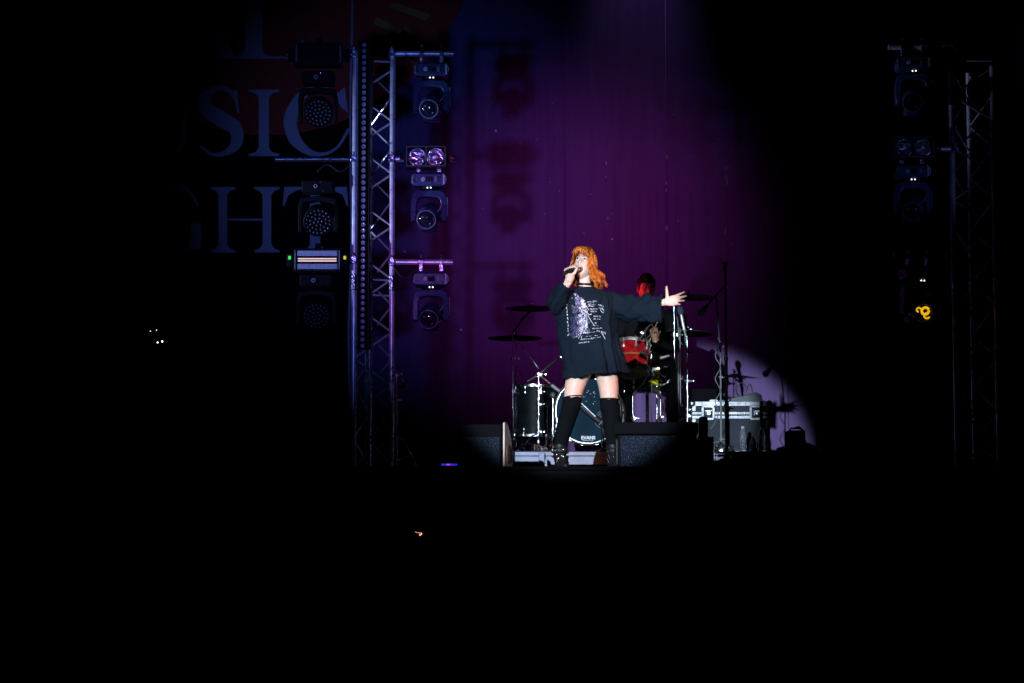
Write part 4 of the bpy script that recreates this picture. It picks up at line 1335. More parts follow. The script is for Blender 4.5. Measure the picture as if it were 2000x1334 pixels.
mp = at(1450, 778, FY + 0.12)
mx = thing('mixer', 'small dark wedge mixer with knobs on top of the flight case', 'mixer', (mp.x, FY + 0.12, fz1))
MB().prism([(0, 0), (0.30, 0), (0.30, 0.025), (0.05, 0.085), (0.0, 0.06)], (mp.x + 0.17, FY + 0.1, fz1 + 0.006), (-1, 0, 0), (0, 0, 1), (0, 0.22, 0)).build('case', 'black_plastic', mx, bevel=0.005)
for k in range(6):
    x = mp.x + 0.10 - 0.042 * k
    MB().cyl((x, FY + 0.16, fz1 + 0.055 - 0.008 * k), (x - 0.003, FY + 0.16, fz1 + 0.088 - 0.009 * k), 0.009, n=10).build('knob', 'black_paint', mx, smooth='auto')
cable('black cable looping in two arcs above the mixer on the case', [at(1440, 770, FY + 0.2), at(1442, 752, FY + 0.2), at(1450, 748, FY + 0.2), at(1457, 756, FY + 0.2), at(1458, 764, FY + 0.2), at(1461, 754, FY + 0.2), at(1466, 751, FY + 0.2), at(1470, 766, FY + 0.2)], 0.005)
tb = at(1394, 783, FY + 0.03)
o = MB().box((tb.x, FY + 0.04, fz1 + 0.012), (0.07, 0.04, 0.02)).build('packet', 'white_print', None, bevel=0.004)
tag(o, 'small white packet on the left top edge of the flight case', 'packet')
o = MB().box((at(1375, 775, FY + 0.2).x, FY + 0.24, fz1 + 0.065), (0.22, 0.2, 0.12)).build('amplifier', 'edge_black', None, bevel=0.01)
tag(o, 'squat black amplifier box on the left end of the flight case', 'amplifier')


def bottle(label, px, Y, dark=False):
    x = at(px, 850, Y).x
    t = thing('water_bottle', label, 'bottle', (x, Y, RZ), 'bottles standing before the flight case')
    r = 0.031
    prof = [(0.026, 0.003), (r, 0.012)]
    for k in range(5):
        z = 0.03 + 0.022 * k
        prof += [(r, z), (r - 0.0035, z + 0.009), (r, z + 0.018)]
    prof += [(r, 0.15), (0.026, 0.185), (0.014, 0.208), (0.0125, 0.215)]
    MB().lathe(prof, (x, Y, RZ), (0, 0, 1), 20).build('body', 'bottle_plastic' if not dark else 'black_plastic', t, smooth='auto')
    MB().cyl((x, Y, RZ + 0.215), (x, Y, RZ + 0.234), 0.0145, n=16).build('cap', 'led_bead' if not dark else 'black_paint', t, smooth='auto', bevel=0.002)
    return t


mat('bottle_plastic', (0.75, 0.8, 0.9), 0.06, trans=0.85, coat=0.6)
bottle('clear water bottle left of the other clear bottle before the flight case', 1451, 2.0)
bottle('clear water bottle at the right end of the flight case', 1488, 2.02)
db = bottle('short dark bottle standing between the two clear ones', 1470, 2.0, True)
for c in db.children:
    c.scale = (0.95, 0.95, 0.62)

# ------------------------------------------------------------------ floor monitors and boxes at the stage front
pa, pb = at(1206, 826, -0.3), at(1362, 912, -0.3)
wr = thing('floor_monitor', 'black floor monitor with a grille lit at its left, right of the singer', 'floor monitor', ((pa.x + pb.x) / 2, -0.3, SZ), 'floor monitors at the stage front')
W = pb.x - pa.x
MB().prism([(0, 0), (0.36, 0), (0.36, 0.20), (0.10, 0.345), (0.0, 0.345), (0, 0.25)], (pa.x, -0.28, SZ + 0.005), (0, 1, 0), (0, 0, 1), (W, 0, 0)).build('cabinet', 'speaker_box', wr, bevel=0.008)
MB().box(((pa.x + pb.x) / 2 + 0.01, -0.288, SZ + 0.125), (W - 0.03, 0.012, 0.235)).build('grille', 'grille', wr, bevel=0.004)
MB().box(((pa.x + pb.x) / 2 - 0.01, -0.30, SZ + 0.298), (W + 0.04, 0.05, 0.085)).build('top_ledge', 'speaker_box', wr, bevel=0.008)
for xx in (pa.x - 0.002, pb.x + 0.002):
    MB().box((xx, -0.1, SZ + 0.12), (0.02, 0.34, 0.2)).build('end_cheek', 'black_paint', wr, bevel=0.006)

pa, pb = at(893, 832, -0.25), at(980, 912, -0.25)
wl = thing('floor_monitor', 'floor monitor with a pale rounded end cheek left of the singer', 'floor monitor', ((pa.x + pb.x) / 2, -0.25, SZ), 'floor monitors at the stage front')
W = pb.x - pa.x
MB().prism([(0, 0), (0.34, 0), (0.34, 0.18), (0.10, 0.33), (0.0, 0.33)], (pa.x, -0.23, SZ + 0.005), (0, 1, 0), (0, 0, 1), (W, 0, 0)).build('cabinet', 'speaker_box', wl, bevel=0.008)
MB().box(((pa.x + pb.x) / 2, -0.238, SZ + 0.125), (W - 0.03, 0.012, 0.22)).build('grille', 'grille', wl, bevel=0.004)
cheek = [(0.0, 0.0), (0.20, 0.0), (0.205, 0.10), (0.19, 0.19), (0.15, 0.27), (0.085, 0.33), (0.04, 0.345), (0.0, 0.34)]
ux = V((0.29, 0.957, 0))
MB().prism(cheek, (pb.x + 0.022, -0.27, SZ + 0.006), ux, (0, 0, 1), V((-0.014, 0.004, 0))).build('end_cheek', 'pale_panel', wl, bevel=0.004)
MB().ball(V((pb.x + 0.024, -0.27, SZ + 0.11)) + ux * 0.10, (0.006, 0.055, 0.075), Matrix.Rotation(-0.29, 3, 'Z'), 20, 12).build('handle_recess', 'wood_brown', wl, smooth=True)

bx = at(1379, 880, 0.1)
sbx = thing('stage_box', 'small black box with a rounded upright post right of the floor monitor', 'stage box', (bx.x, 0.1, SZ))
MB().box((bx.x, 0.15, SZ + 0.13), (0.12, 0.12, 0.25)).build('box', 'speaker_box', sbx, bevel=0.008)
MB().lathe([(0.036, 0), (0.037, 0.13), (0.033, 0.155), (0.015, 0.165)], (at(1374, 845, 0.12).x, 0.13, SZ + 0.25), (0, 0, 1), 20).build('post', 'speaker_box', sbx, smooth='auto')
b = MB()
for k in range(6):
    b.ball((bx.x + 0.068 + 0.006 * (k % 2), 0.09, SZ + 0.02 + 0.03 * k), 0.007, None, 8, 6)
b.box((bx.x - 0.02, 0.085, SZ + 0.035), (0.09, 0.012, 0.008))
b.build('plug_socket', 'chrome_worn', sbx, smooth='auto')

ap = at(1557, 880, 2.2)
am = thing('amplifier', 'black amplifier standing at the right end of the riser', 'amplifier', (ap.x, 2.2, RZ))
zt = at(1557, 840, 2.2).z
MB().box((ap.x, 2.35, (RZ + zt) / 2), (0.15, 0.3, zt - RZ)).build('cabinet', 'speaker_box', am, bevel=0.01)
MB().box((ap.x, 2.196, (RZ + zt) / 2 - 0.02), (0.13, 0.01, zt - RZ - 0.07)).build('grille', 'black_cloth', am, bevel=0.003)
MB().tube([(ap.x - 0.05, 2.3, zt), (ap.x - 0.04, 2.3, zt + 0.02), (ap.x + 0.04, 2.3, zt + 0.02), (ap.x + 0.05, 2.3, zt)], 0.008, 8).build('handle', 'rubber', am, smooth='auto')
cable('black cable arching off the back of the right amplifier', [at(1552, 836, 2.3), at(1562, 834, 2.3), at(1570, 846, 2.3), at(1574, 866, 2.3), at(1580, 882, 2.3)], 0.006)
o = MB().tube(catmull([at(1398, 882, 0.9), at(1420, 886, 0.95), at(1450, 888, 1.0), at(1480, 893, 1.05), at(1510, 905, 1.1)], 6), [0.016] * 25, 8)
cable('thick black cable lying across the front of the right riser rail', [at(1396, 884, 1.35), at(1425, 884, 1.38), at(1450, 887, 1.38), at(1480, 893, 1.38), at(1512, 904, 1.38)], 0.011)

# LED strip on the floor, glowing blue and violet
a, b1 = at(862, 909, -0.2), at(938, 910, -0.2)
ls = thing('light_strip', 'thin strip glowing blue and violet on the floor left of the floor monitor', 'light strip', ((a.x + b1.x) / 2, -0.2, SZ))
MB().box(((a.x + b1.x) / 2, -0.192, SZ + 0.024), (b1.x - a.x, 0.02, 0.03)).build('channel', 'black_plastic', ls, bevel=0.003)
for k in range(8):
    x0 = a.x + (b1.x - a.x) * k / 8
    x1 = a.x + (b1.x - a.x) * (k + 1) / 8
    MB().cyl((x0, -0.205, SZ + 0.027), (x1 - 0.004, -0.205, SZ + 0.027), 0.0065, n=8).build('led_segment', 'glow_violet' if k in (1, 4, 5) else 'glow_blue', ls, smooth='auto')

# percussion stand beside the left truss foot
ps = stand('percussion_stand', 'small chrome stand with hanging bar chimes at the foot of the truss', 'percussion stand', 774, 0.6, SZ, at(774, 722, 0.6).z, 'chrome_worn', 0.011, 0.27, 0.2, (0.36, 0.7, 0.95), None, 0.55)
x = at(774, 800, 0.6).x
b = MB()
for k in range(12):  # small chrome balls added near the top as sparkles
    p = V((x - 0.02 + random.uniform(-0.03, 0.05), 0.56, at(774, 722, 0.6).z - random.uniform(-0.03, 0.12)))
    b.ball(p, random.uniform(0.006, 0.012), None, 8, 6)
b.build('sparkle_ball', 'chrome', ps, smooth='auto')
MB().tube([at(768, 724, 0.58), at(780, 732, 0.56), at(794, 738, 0.55)], 0.008, 8).build('cross_arm', 'wood_brown', ps, smooth='auto')
for k in range(6):
    p = at(779 + 2.8 * k, 738 + 1.2 * k, 0.55)
    MB().cyl(p, p + V((0, 0, -0.10 + 0.009 * k)), 0.0055, n=8).build('chime', 'chrome', ps, smooth='auto')

# gear in the dark at the far left: a small rack with lamps, a keyboard end and a sheet
rk = at(302, 664, 2.0)
rr = thing('amplifier_rack', 'black rack with four tiny white lamps in the dark at the left', 'equipment rack', (rk.x, 2.0, SZ))
MB().box((rk.x, 2.25, (SZ + rk.z + 0.15) / 2), (0.5, 0.5, rk.z + 0.15 - SZ)).build('cabinet', 'black_cloth', rr, bevel=0.01)
for k, (px, py, r) in enumerate(((294, 647, 0.004), (306, 645, 0.004), (308, 669, 0.0075), (317, 667, 0.0085))):
    p = at(px, py, 2.0)
    MB().ball((p.x, 1.995, p.z), r, None, 8, 6).build('indicator_light', 'glow_white', rr, smooth=True)
gk = at(252, 681, 1.6)
gt = thing('guitar', 'dim brown guitar neck leaning in the dark at the far left', 'guitar', (gk.x - 0.45, 1.6, SZ))
a, c2 = at(235, 688, 1.6), at(268, 676, 1.6)
MB().tube([V((gk.x - 0.6, 1.62, SZ + 0.35)), a, c2], [0.022, 0.022, 0.02], 8).build('neck', 'wood_brown', gt, smooth='auto')
MB().prism([(0, -0.03), (0.12, -0.04), (0.13, 0.02), (0, 0.03)], c2, (c2 - a).normalized(), (0, 0, 1), (0, 0.02, 0)).build('headstock', 'wood_brown', gt, bevel=0.004)
outline = [(0.19 * (1 + 0.25 * math.cos(2 * t)) * math.cos(t) * 0.9, 0.24 * math.sin(t)) for t in [2 * math.pi * k / 28 for k in range(28)]]
MB().prism(outline, V((gk.x - 0.72, 1.6, SZ + 0.26)), (0.8, 0, 0.6), (-0.6, 0, 0.8), (0, 0.05, 0)).build('body', 'wood_brown', gt, bevel=0.008)
pp = at(211, 832, 1.2)
o = MB().prism([(-0.035, 0.0), (0.05, 0.0), (0.02, 0.06), (-0.03, 0.07)], (pp.x, 1.2, pp.z - 0.03), (1, 0, 0), (0, 0.3, 0.95), (0, 0.006, 0)).build('paper_sheet', 'paper', None)
tag(o, 'small pale pinkish sheet lying in the dark at the far left', 'paper sheet')
o = MB().box((pp.x, 1.35, (SZ + pp.z - 0.035) / 2), (0.5, 0.36, pp.z - 0.035 - SZ)).build('equipment_case', 'black_cloth', None, bevel=0.01)
tag(o, 'black equipment case in the dark under the small pale sheet', 'equipment case')

# phone held low in the pit: glowing orange dot and a pale lit edge
ph = at(818, 1042, -3.0)
pt = thing('camera', 'small black camera in the dark pit with an orange light', 'camera', (ph.x, -3.0, ph.z - 0.05))
MB().box((ph.x, -2.95, ph.z - 0.015), (0.13, 0.07, 0.08)).build('body', 'black_cloth', pt, bevel=0.008)
MB().tube([ph + V((-0.022, -0.03, 0.012)), ph + V((-0.014, -0.03, 0.006)), ph + V((0.02, -0.03, 0.004))], 0.0016, 6).build('edge_glint', 'glow_tube', pt, smooth='auto')  # emissive line drawn in as a glint along the edge
MB().ball(ph + V((0.008, 0.012, -0.008)), (0.006, 0.004, 0.007), None, 10, 8).build('indicator_light', 'glow_orange', pt, smooth=True)
MB().ball(ph + V((0.017, 0.012, -0.003)), 0.003, None, 8, 6).build('indicator_light', 'glow_white', pt, smooth=True)
MB().cyl((ph.x, -2.95, 0.0), (ph.x, -2.95, ph.z - 0.055), 0.02, n=12).build('monopod', 'rubber', pt, smooth='auto')


# ------------------------------------------------------------------ people
def gauss(x, s):
    return math.exp(-0.5 * (x / s) ** 2)


def head_shape(b, c, M, hw=0.073, hd=0.094, hh=0.115, mouth=0.0):
    """skull, jaw and face as one surface; local: face towards -y, up z"""
    nu, nv = 72, 56
    rings = []
    for i in range(nv + 1):
        a = -math.pi / 2 + math.pi * (0.012 + 0.976 * i / nv)
        ring = []
        for j in range(nu):
            t = 2 * math.pi * j / nu
            x, y, z = hw * math.cos(a) * math.cos(t), hd * math.cos(a) * math.sin(t), hh * math.sin(a)
            if z < 0:
                k = -z / hh
                x *= 1 + 0.10 * k - 0.30 * k ** 2
                if y > 0:
                    y *= 1 - 0.5 * k
                else:
                    y *= 1 + 0.16 * k
            if y < 0:
                fr = min(1, -y / (hd * 0.5))
                x *= 1 - 0.05 * fr
                nose = gauss(x, 0.010) * (gauss(z + 0.022, 0.013) * 0.024 + gauss(z - 0.004, 0.02) * 0.011)
                y -= nose * fr
                y += fr * 0.012 * (gauss(x - 0.031, 0.013) + gauss(x + 0.031, 0.013)) * gauss(z - 0.008, 0.010)
                y -= fr * 0.005 * (gauss(x - 0.03, 0.02) + gauss(x + 0.03, 0.02)) * gauss(z - 0.030, 0.008)
                y -= fr * 0.006 * (gauss(x - 0.045, 0.016) + gauss(x + 0.045, 0.016)) * gauss(z + 0.022, 0.018)
                mz = -0.062 - 0.012 * mouth
                y -= fr * 0.007 * gauss(x, 0.024) * gauss(z - mz, 0.017 + 0.012 * mouth)
                if mouth:
                    d2 = (x / 0.021) ** 2 + ((z - mz) / 0.020) ** 2
                    y += fr * 0.030 * mouth * (1 / (1 + d2 ** 3))
                y -= fr * 0.008 * gauss(x, 0.018) * gauss(z + 0.10, 0.014)
            ring.append(c + M @ V((x, y, z)))
        rings.append(ring)
    b.ring_loft(rings)
    for s in (-1, 1):
        rot = M @ Matrix.Rotation(s * 0.35, 3, 'Z')
        b.ball(c + M @ V((s * hw * 1.02, 0.012, -0.008)), (0.008, 0.019, 0.031), rot, 14, 10)


def eyes(parent, c, M, hd=0.094):
    for s in (-1, 1):
        e = MB().ball(c + M @ V((s * 0.030, -hd + 0.0165, 0.008)), (0.0125, 0.010, 0.0085), M, 16, 10).build('eye', 'eye_white', parent, smooth=True)
        MB().ball(c + M @ V((s * 0.030 - 0.001, -hd + 0.0085, 0.010)), (0.0055, 0.004, 0.0060), M, 12, 8).build('iris', 'eye_dark', e, smooth=True)
        b = MB().tube(catmull([c + M @ V((s * x, -hd + y, z)) for x, y, z in ((0.016, 0.0085, 0.010), (0.024, 0.004, 0.0170), (0.034, 0.0055, 0.0175), (0.045, 0.017, 0.0125))], 5), 0.0026, 6)
        b.build('eyelash', 'eye_dark', e, smooth=True)
        b = MB().tube(catmull([c + M @ V((s * x, -hd + y, z)) for x, y, z in ((0.014, 0.000, 0.030), (0.026, -0.002, 0.036), (0.040, 0.006, 0.036), (0.050, 0.017, 0.031))], 5), [0.003] * 10 + [0.0025] * 6, 6)
        b.build('eyebrow', 'hair_black', e, smooth=True)


def hand(b, wrist, fd, pn, side, curls, spread=0.10, size=1.0, thumb=(0.75, 0.55, 0.1), thumb_curl=0.15):
    """palm with four unequal bent fingers and a thumb off its side"""
    wrist = V(wrist)
    fd, pn = V(fd).normalized(), V(pn).normalized()
    side = V(side)
    side = (side - fd * side.dot(fd)).normalized()
    pn = (pn - fd * pn.dot(fd) - side * pn.dot(side)).normalized()
    s = size
    rings = []
    for t, w0, th in ((-0.03, 0.024, 0.020), (0.0, 0.026, 0.018), (0.03, 0.035, 0.016), (0.06, 0.040, 0.014), (0.088, 0.039, 0.011), (0.096, 0.034, 0.008)):
        c = wrist + fd * (t * s)
        rings.append([c + side * (w0 * s * math.cos(k * math.pi / 8)) + pn * (th * s * math.sin(k * math.pi / 8)) for k in range(16)])
    b.ring_loft(rings)
    b.ball(wrist + fd * 0.03 * s + side * 0.018 * s + pn * 0.004 * s, 0.015 * s, None, 10, 8)
    for i in range(4):
        L = (0.074, 0.082, 0.076, 0.060)[i] * s
        r = (0.0092, 0.0095, 0.0090, 0.0080)[i] * s
        p = wrist + fd * ((0.082, 0.088, 0.084, 0.075)[i] * s) + side * ((0.029 - 0.0193 * i) * s)
        d0 = (fd + side * (spread * (1.4 - i))).normalized()
        a = 0.0
        pts = [p - fd * 0.015 * s, p]
        for k, fr in enumerate((0.46, 0.30, 0.24)):
            a += curls[i][k] if isinstance(curls[i], (tuple, list)) else curls[i]
            d = d0 * math.cos(a) + pn * math.sin(a)
            p = p + d * (L * fr)
            pts.append(p)
        b.tube(pts, [r * 1.05, r * 1.08, r * 1.0, r * 0.9, r * 0.72], 10)
        b.ball(pts[-1], r * 0.74, None, 10, 8)
    p = wrist + fd * 0.022 * s + side * 0.024 * s
    d0 = (side * thumb[0] + fd * thumb[1] + pn * thumb[2]).normalized()
    pts = [p - d0 * 0.01 * s, p]
    a = 0
    for fr in (0.036, 0.028, 0.021):
        d = (d0 + (fd * 0.2 + pn) * a).normalized()
        p = p + d * fr * s
        pts.append(p)
        a += thumb_curl
    b.tube(pts, [0.015 * s, 0.0155 * s, 0.0115 * s, 0.0105 * s, 0.0080 * s], 10)
    b.ball(pts[-1], 0.0082 * s, None, 10, 8)


def ering(c, rx, ry, n=64, pw=1.0, fold=None):
    out = []
    for k in range(n):
        t = 2 * math.pi * k / n
        cs, sn = math.cos(t), math.sin(t)
        x = rx * math.copysign(abs(cs) ** pw, cs)
        y = ry * math.copysign(abs(sn) ** pw, sn)
        f = 1 + (fold(t) if fold else 0)
        out.append(V(c) + V((x * f, y * f, 0)))
    return out


def P(px, py, y=0.0):
    return at(px, py, y)


root = thing('person', 'singer with orange hair in an oversized black printed shirt shouting into a microphone', 'person', (P(1150, 917).x, 0, SZ))
HM = Matrix.Rotation(R(-18), 3, 'Z') @ Matrix.Rotation(R(6), 3, 'Y') @ Matrix.Rotation(R(-19), 3, 'X')
HC = P(1140, 517.5, 0.0)
b = MB()
head_shape(b, HC, HM, 0.070, 0.092, 0.118, mouth=1.0)
b.tube([HC + V((0.012, 0.02, -0.05)), P(1142, 553, 0.012), P(1145, 572, 0.03)], [0.05, 0.047, 0.06], 20)
# trunk
b.ring_loft([ering(P(1145, 566, 0.025), 0.07, 0.05, 24), ering(P(1148, 577, 0.03), 0.14, 0.065, 24), ering(P(1150, 597, 0.03), 0.155, 0.09, 24), ering(P(1154, 630, 0.03), 0.15, 0.11, 24),
             ering(P(1157, 668, 0.02), 0.13, 0.10, 24), ering(P(1160, 700, 0.02), 0.165, 0.12, 24), ering(P(1160, 722, 0.02), 0.16, 0.115, 24)])
# arms
WR, WL = P(1109, 552, -0.21), P(1299, 590, -0.14)
b.tube(catmull([P(1114, 586, 0.02), P(1098, 593, -0.03), P(1088, 595, -0.08), P(1094, 579, -0.145), WR], 5), lerp_list([0.046, 0.042, 0.036, 0.036, 0.027], 5), 16)
b.tube(catmull([P(1186, 586, 0.02), P(1220, 593, -0.02), P(1245, 597, -0.05), P(1272, 595, -0.10), WL], 5), lerp_list([0.046, 0.038, 0.033, 0.031, 0.027], 5), 16)
# legs
KL, AL = P(1115, 797, -0.05), P(1094, 876, 0.0)
KR, AR = P(1191, 797, 0.02), P(1197, 878, 0.05)
b.tube(catmull([P(1140, 712, 0.02), P(1123, 752, -0.02), KL, P(1104, 832, 0.0), AL, P(1094, 900, 0.0)], 6), lerp_list([0.098, 0.079, 0.059, 0.052, 0.036, 0.040], 6), 22)
b.tube(catmull([P(1180, 712, 0.02), P(1188, 752, 0.02), KR, P(1196, 832, 0.045), AR, P(1198, 902, 0.05)], 6), lerp_list([0.098, 0.079, 0.061, 0.054, 0.036, 0.040], 6), 22)
# open hand, thumb up
hand(b, WL, (0.93, -0.18, 0.16), (0.05, -0.95, 0.2), (-0.05, -0.1, 1), ((0.05, 0.1, 0.1), (0.25, 0.2, 0.15), (0.45, 0.25, 0.2), (0.7, 0.3, 0.2)), 0.17, 1.05, thumb=(0.98, 0.10, 0.0), thumb_curl=0.02)
# microphone line and the hand closed round it
MT, MHd = P(1099.0, 534.5, -0.225), P(1123.5, 526, -0.155)
md = (MHd - MT).normalized()
GC = MT.lerp(MHd, 0.55)
pal = V((0, -0.35, -1))
pal = (pal - md * pal.dot(md)).normalized()
fr = md.cross(pal).normalized()
if fr.y > 0:
    fr = -fr
# palm below and behind the handle
b.tube([WR, WR.lerp(GC, 0.45) + V((0.012, 0.012, 0)), GC + pal * 0.028 - fr * 0.012], [0.029, 0.036, 0.034], 14)
b.ring_loft([[GC + md * (w * sx) + (pal * 0.030 - fr * 0.016) + up for sx, up in ((-1, pal * 0.014), (1, pal * 0.014), (1, -fr * 0.03 - pal * 0.03), (-1, -fr * 0.03 - pal * 0.03))] for w in (0.030, 0.038)])
for i in range(4):
    o0 = GC + md * (0.036 - 0.0225 * i)
    pts = []
    for k in range(8):
        a = R(-55) + R(215) * k / 7 * (1 - 0.07 * i)
        # angle 0 = behind, 90 = on top, 180 = front
        rad = 0.0265 + (0.004 if k in (2, 5) else 0)
        pts.append(o0 + (-fr * math.cos(a) - pal * math.sin(a)) * rad + md * 0.002 * k)
    rr_ = (0.0098, 0.0100, 0.0095, 0.0086)[i]
    b.tube(pts, [rr_ * 1.1, rr_ * 1.1, rr_ * 1.12, rr_, rr_, rr_ * 1.02, rr_ * 0.9, rr_ * 0.72], 10)
    b.ball(pts[-1], rr_ * 0.74, None, 8, 6)
tp = [GC + pal * 0.035 + md * (-0.005), GC + pal * 0.03 + fr * 0.022 + md * 0.02, GC + fr * 0.034 + md * 0.045 + pal * 0.008, GC + fr * 0.03 + md * 0.066 + pal * 0.002]
b.tube(tp, [0.015, 0.0125, 0.011, 0.008], 10)
b.ball(tp[-1], 0.0082, None, 8, 6)
body = b.build('body', 'skin', root, smooth=True, remesh=0.0042, smooth_it=2)

eyes(root, HC, HM, 0.092)
mz = -0.074
mo = MB().ball(HC + HM @ V((0, -0.078, mz)), (0.019, 0.016, 0.0205), HM, 18, 12).build('mouth', 'mouth_dark', root, smooth=True)
MB().tube([HC + HM @ V((x, -0.097 + 9 * x * x, mz + 0.0165 - 8 * x * x)) for x in (-0.014, -0.007, 0, 0.007, 0.014)], 0.0042, 8).build('teeth', 'teeth', mo, smooth=True)
MB().torus(HC + HM @ V((0, -0.0955, mz)), HM @ V((0, -1, 0)), 0.0215, 0.0042, 28, 8).build('lips', 'lips', root, smooth=True)
nk = P(1142, 555, 0.012)
MB().torus(nk, (0.05, -0.1, 1), 0.051, 0.009, 40, 8).torus(nk + V((0, 0, -0.02)), (0.05, -0.15, 1), 0.055, 0.004, 40, 6).build('choker', 'choker', root, smooth=True)
MB().ball(HC + HM @ V((0.074, 0.008, -0.046)), 0.007, None, 8, 6).build('earring', 'stud', root, smooth=True)

# hair: a cap and many tapering locks
HY = Matrix.Rotation(R(-30), 3, 'Z') @ Matrix.Rotation(R(5), 3, 'Y') @ Matrix.Rotation(R(-6), 3, 'X')
hb = MB()
rings = []
for i in range(15):
    a = math.pi / 2 - (math.pi * 0.60) * i / 14
    ring = []
    for j in range(40):
        t = 2 * math.pi * j / 40
        x, y, z = 0.078 * math.cos(a) * math.cos(t), 0.100 * math.cos(a) * math.sin(t) + 0.008, 0.127 * math.sin(a)
        if y < -0.02:
            z = max(z, 0.074)
        if y > 0:
            y *= 1.05
        ring.append(HC + HY @ V((x, y, z)))
    rings.append(ring)
hb.ring_loft(rings, cap=False)
rnd = random.Random(11)


def lock(az, e0, lay, length, flare, wv, ph, dr_, r, n_slide=7):
    """slides over the skull from the parting, then hangs in a soft wave"""
    pts = []
    for k in range(n_slide):
        el = e0 + (1.72 - e0) * k / (n_slide - 1)
        s = lay + 0.10 * (k / n_slide) ** 1.5
        az_ = az + (0.10 * math.sin(ph + 3.1 * k / n_slide * 1.6) + dr_ * 2.0) * (k / n_slide)
        s += 0.035 * math.sin(ph * 1.7 + 5.5 * k / n_slide) * (k / n_slide)
        pts.append(HC + HY @ V((0.076 * s * math.sin(el) * math.cos(az_), 0.098 * s * math.sin(el) * math.sin(az_) + 0.006, 0.126 * (1 + (s - 1) * 0.6) * math.cos(el))))
    d = HY @ V((math.cos(az), math.sin(az), 0))
    sd = HY @ V((-math.sin(az), math.cos(az), 0))
    p = pts[-1]
    for k in range(1, 9):
        f = k / 8
        cv = 0.085 * math.sin(f * 1.7) * flare + 0.02 * flare * f ** 3
        pts.append(p + V((0, 0, -length * f)) + d * (cv + wv * math.sin(ph + 5 * f)) + sd * (dr_ * f + wv * math.cos(ph + 4 * f)))
    m = len(pts)
    hb.tube(pts, [r * min(1, 0.5 + i / 6) if i < m * 0.6 else r * (1.02 - ((i - m * 0.6) / (m * 0.42)) ** 1.5) + 0.0003 for i in range(m)], 4, flat=0.5)


for g in range(150):
    az = rnd.uniform(0, 2 * math.pi)
    dfr = abs((az - 1.5 * math.pi + math.pi) % (2 * math.pi) - math.pi)     # angle away from the face
    if dfr < 0.92:
        continue
    e0, lay = rnd.uniform(0.02, 1.1), rnd.uniform(1.04, 1.27)
    ln = rnd.choice((0.045, 0.07, 0.095, 0.115, 0.13, 0.14)) * rnd.uniform(0.85, 1.08) * (1.0 if dfr > 1.2 else 0.85)
    fl, wv, ph, dr_ = rnd.uniform(0.0, 0.75) * (0.3 if (dfr < 1.75 and math.cos(az) < 0) else 1), rnd.uniform(0.003, 0.012), rnd.uniform(0, 6.28), rnd.gauss(0, 0.028)
    for k in range(15):
        lock(az + rnd.gauss(0, 0.055), max(0.02, e0 + rnd.gauss(0, 0.08)), lay + rnd.gauss(0, 0.012), ln * rnd.uniform(0.8, 1.08), fl + rnd.gauss(0, 0.07), wv, ph + rnd.gauss(0, 0.25), dr_ + rnd.gauss(0, 0.005), rnd.uniform(0.0014, 0.0027))
# fringe, parted in wisps
for g in range(13):
    x0 = -0.066 + 0.011 * g + rnd.gauss(0, 0.003)
    L0 = rnd.uniform(0.030, 0.058) + 0.75 * max(0, abs(x0 + 0.005) - 0.02)
    bend0 = rnd.gauss(0, 0.009)
    for k in range(9):
        xx = x0 + rnd.gauss(0, 0.0028)
        L = L0 * rnd.uniform(0.8, 1.1)
        bend = bend0 + rnd.gauss(0, 0.003)
        pts = []
        for q_ in range(9):
            f = q_ / 8
            zz = 0.119 - L * max(0, (f - 0.25)) / 0.75
            yy = 0.02 - 0.118 * min(1, f / 0.5) - 0.012 * math.sin(f * 3)
            zz += 0.020 * math.sin(min(1, f / 0.5) * math.pi)
            if abs(xx) > 0.045:
                yy += 0.04 * (abs(xx) - 0.045) / 0.025
            pts.append(HC + HY @ V((xx * (0.6 + 0.45 * f) + bend * f * f, yy, zz)))
        hb.tube(pts, [0.0012, 0.0020, 0.0023, 0.0023, 0.0022, 0.0018, 0.0014, 0.0009, 0.0004], 4, flat=0.6)
# flyaway hairs
for k in range(40):
    az, el = rnd.uniform(0, 2 * math.pi), rnd.uniform(0.1, 1.3)
    d = V((math.sin(el) * math.cos(az), math.sin(el) * math.sin(az), math.cos(el)))
    p = HC + HY @ V((0.078 * d.x, 0.1 * d.y + 0.008, 0.125 * d.z))
    t_ = (HY @ (d + V((rnd.gauss(0, 0.8), rnd.gauss(0, 0.8), rnd.gauss(0, 0.4))))).normalized()
    hb.tube([p, p + t_ * 0.018, p + t_ * 0.03 + V((0, 0, -0.004))], [0.0012, 0.001, 0.0004], 4)
hb.build('hair', 'hair_orange', root, smooth=True)

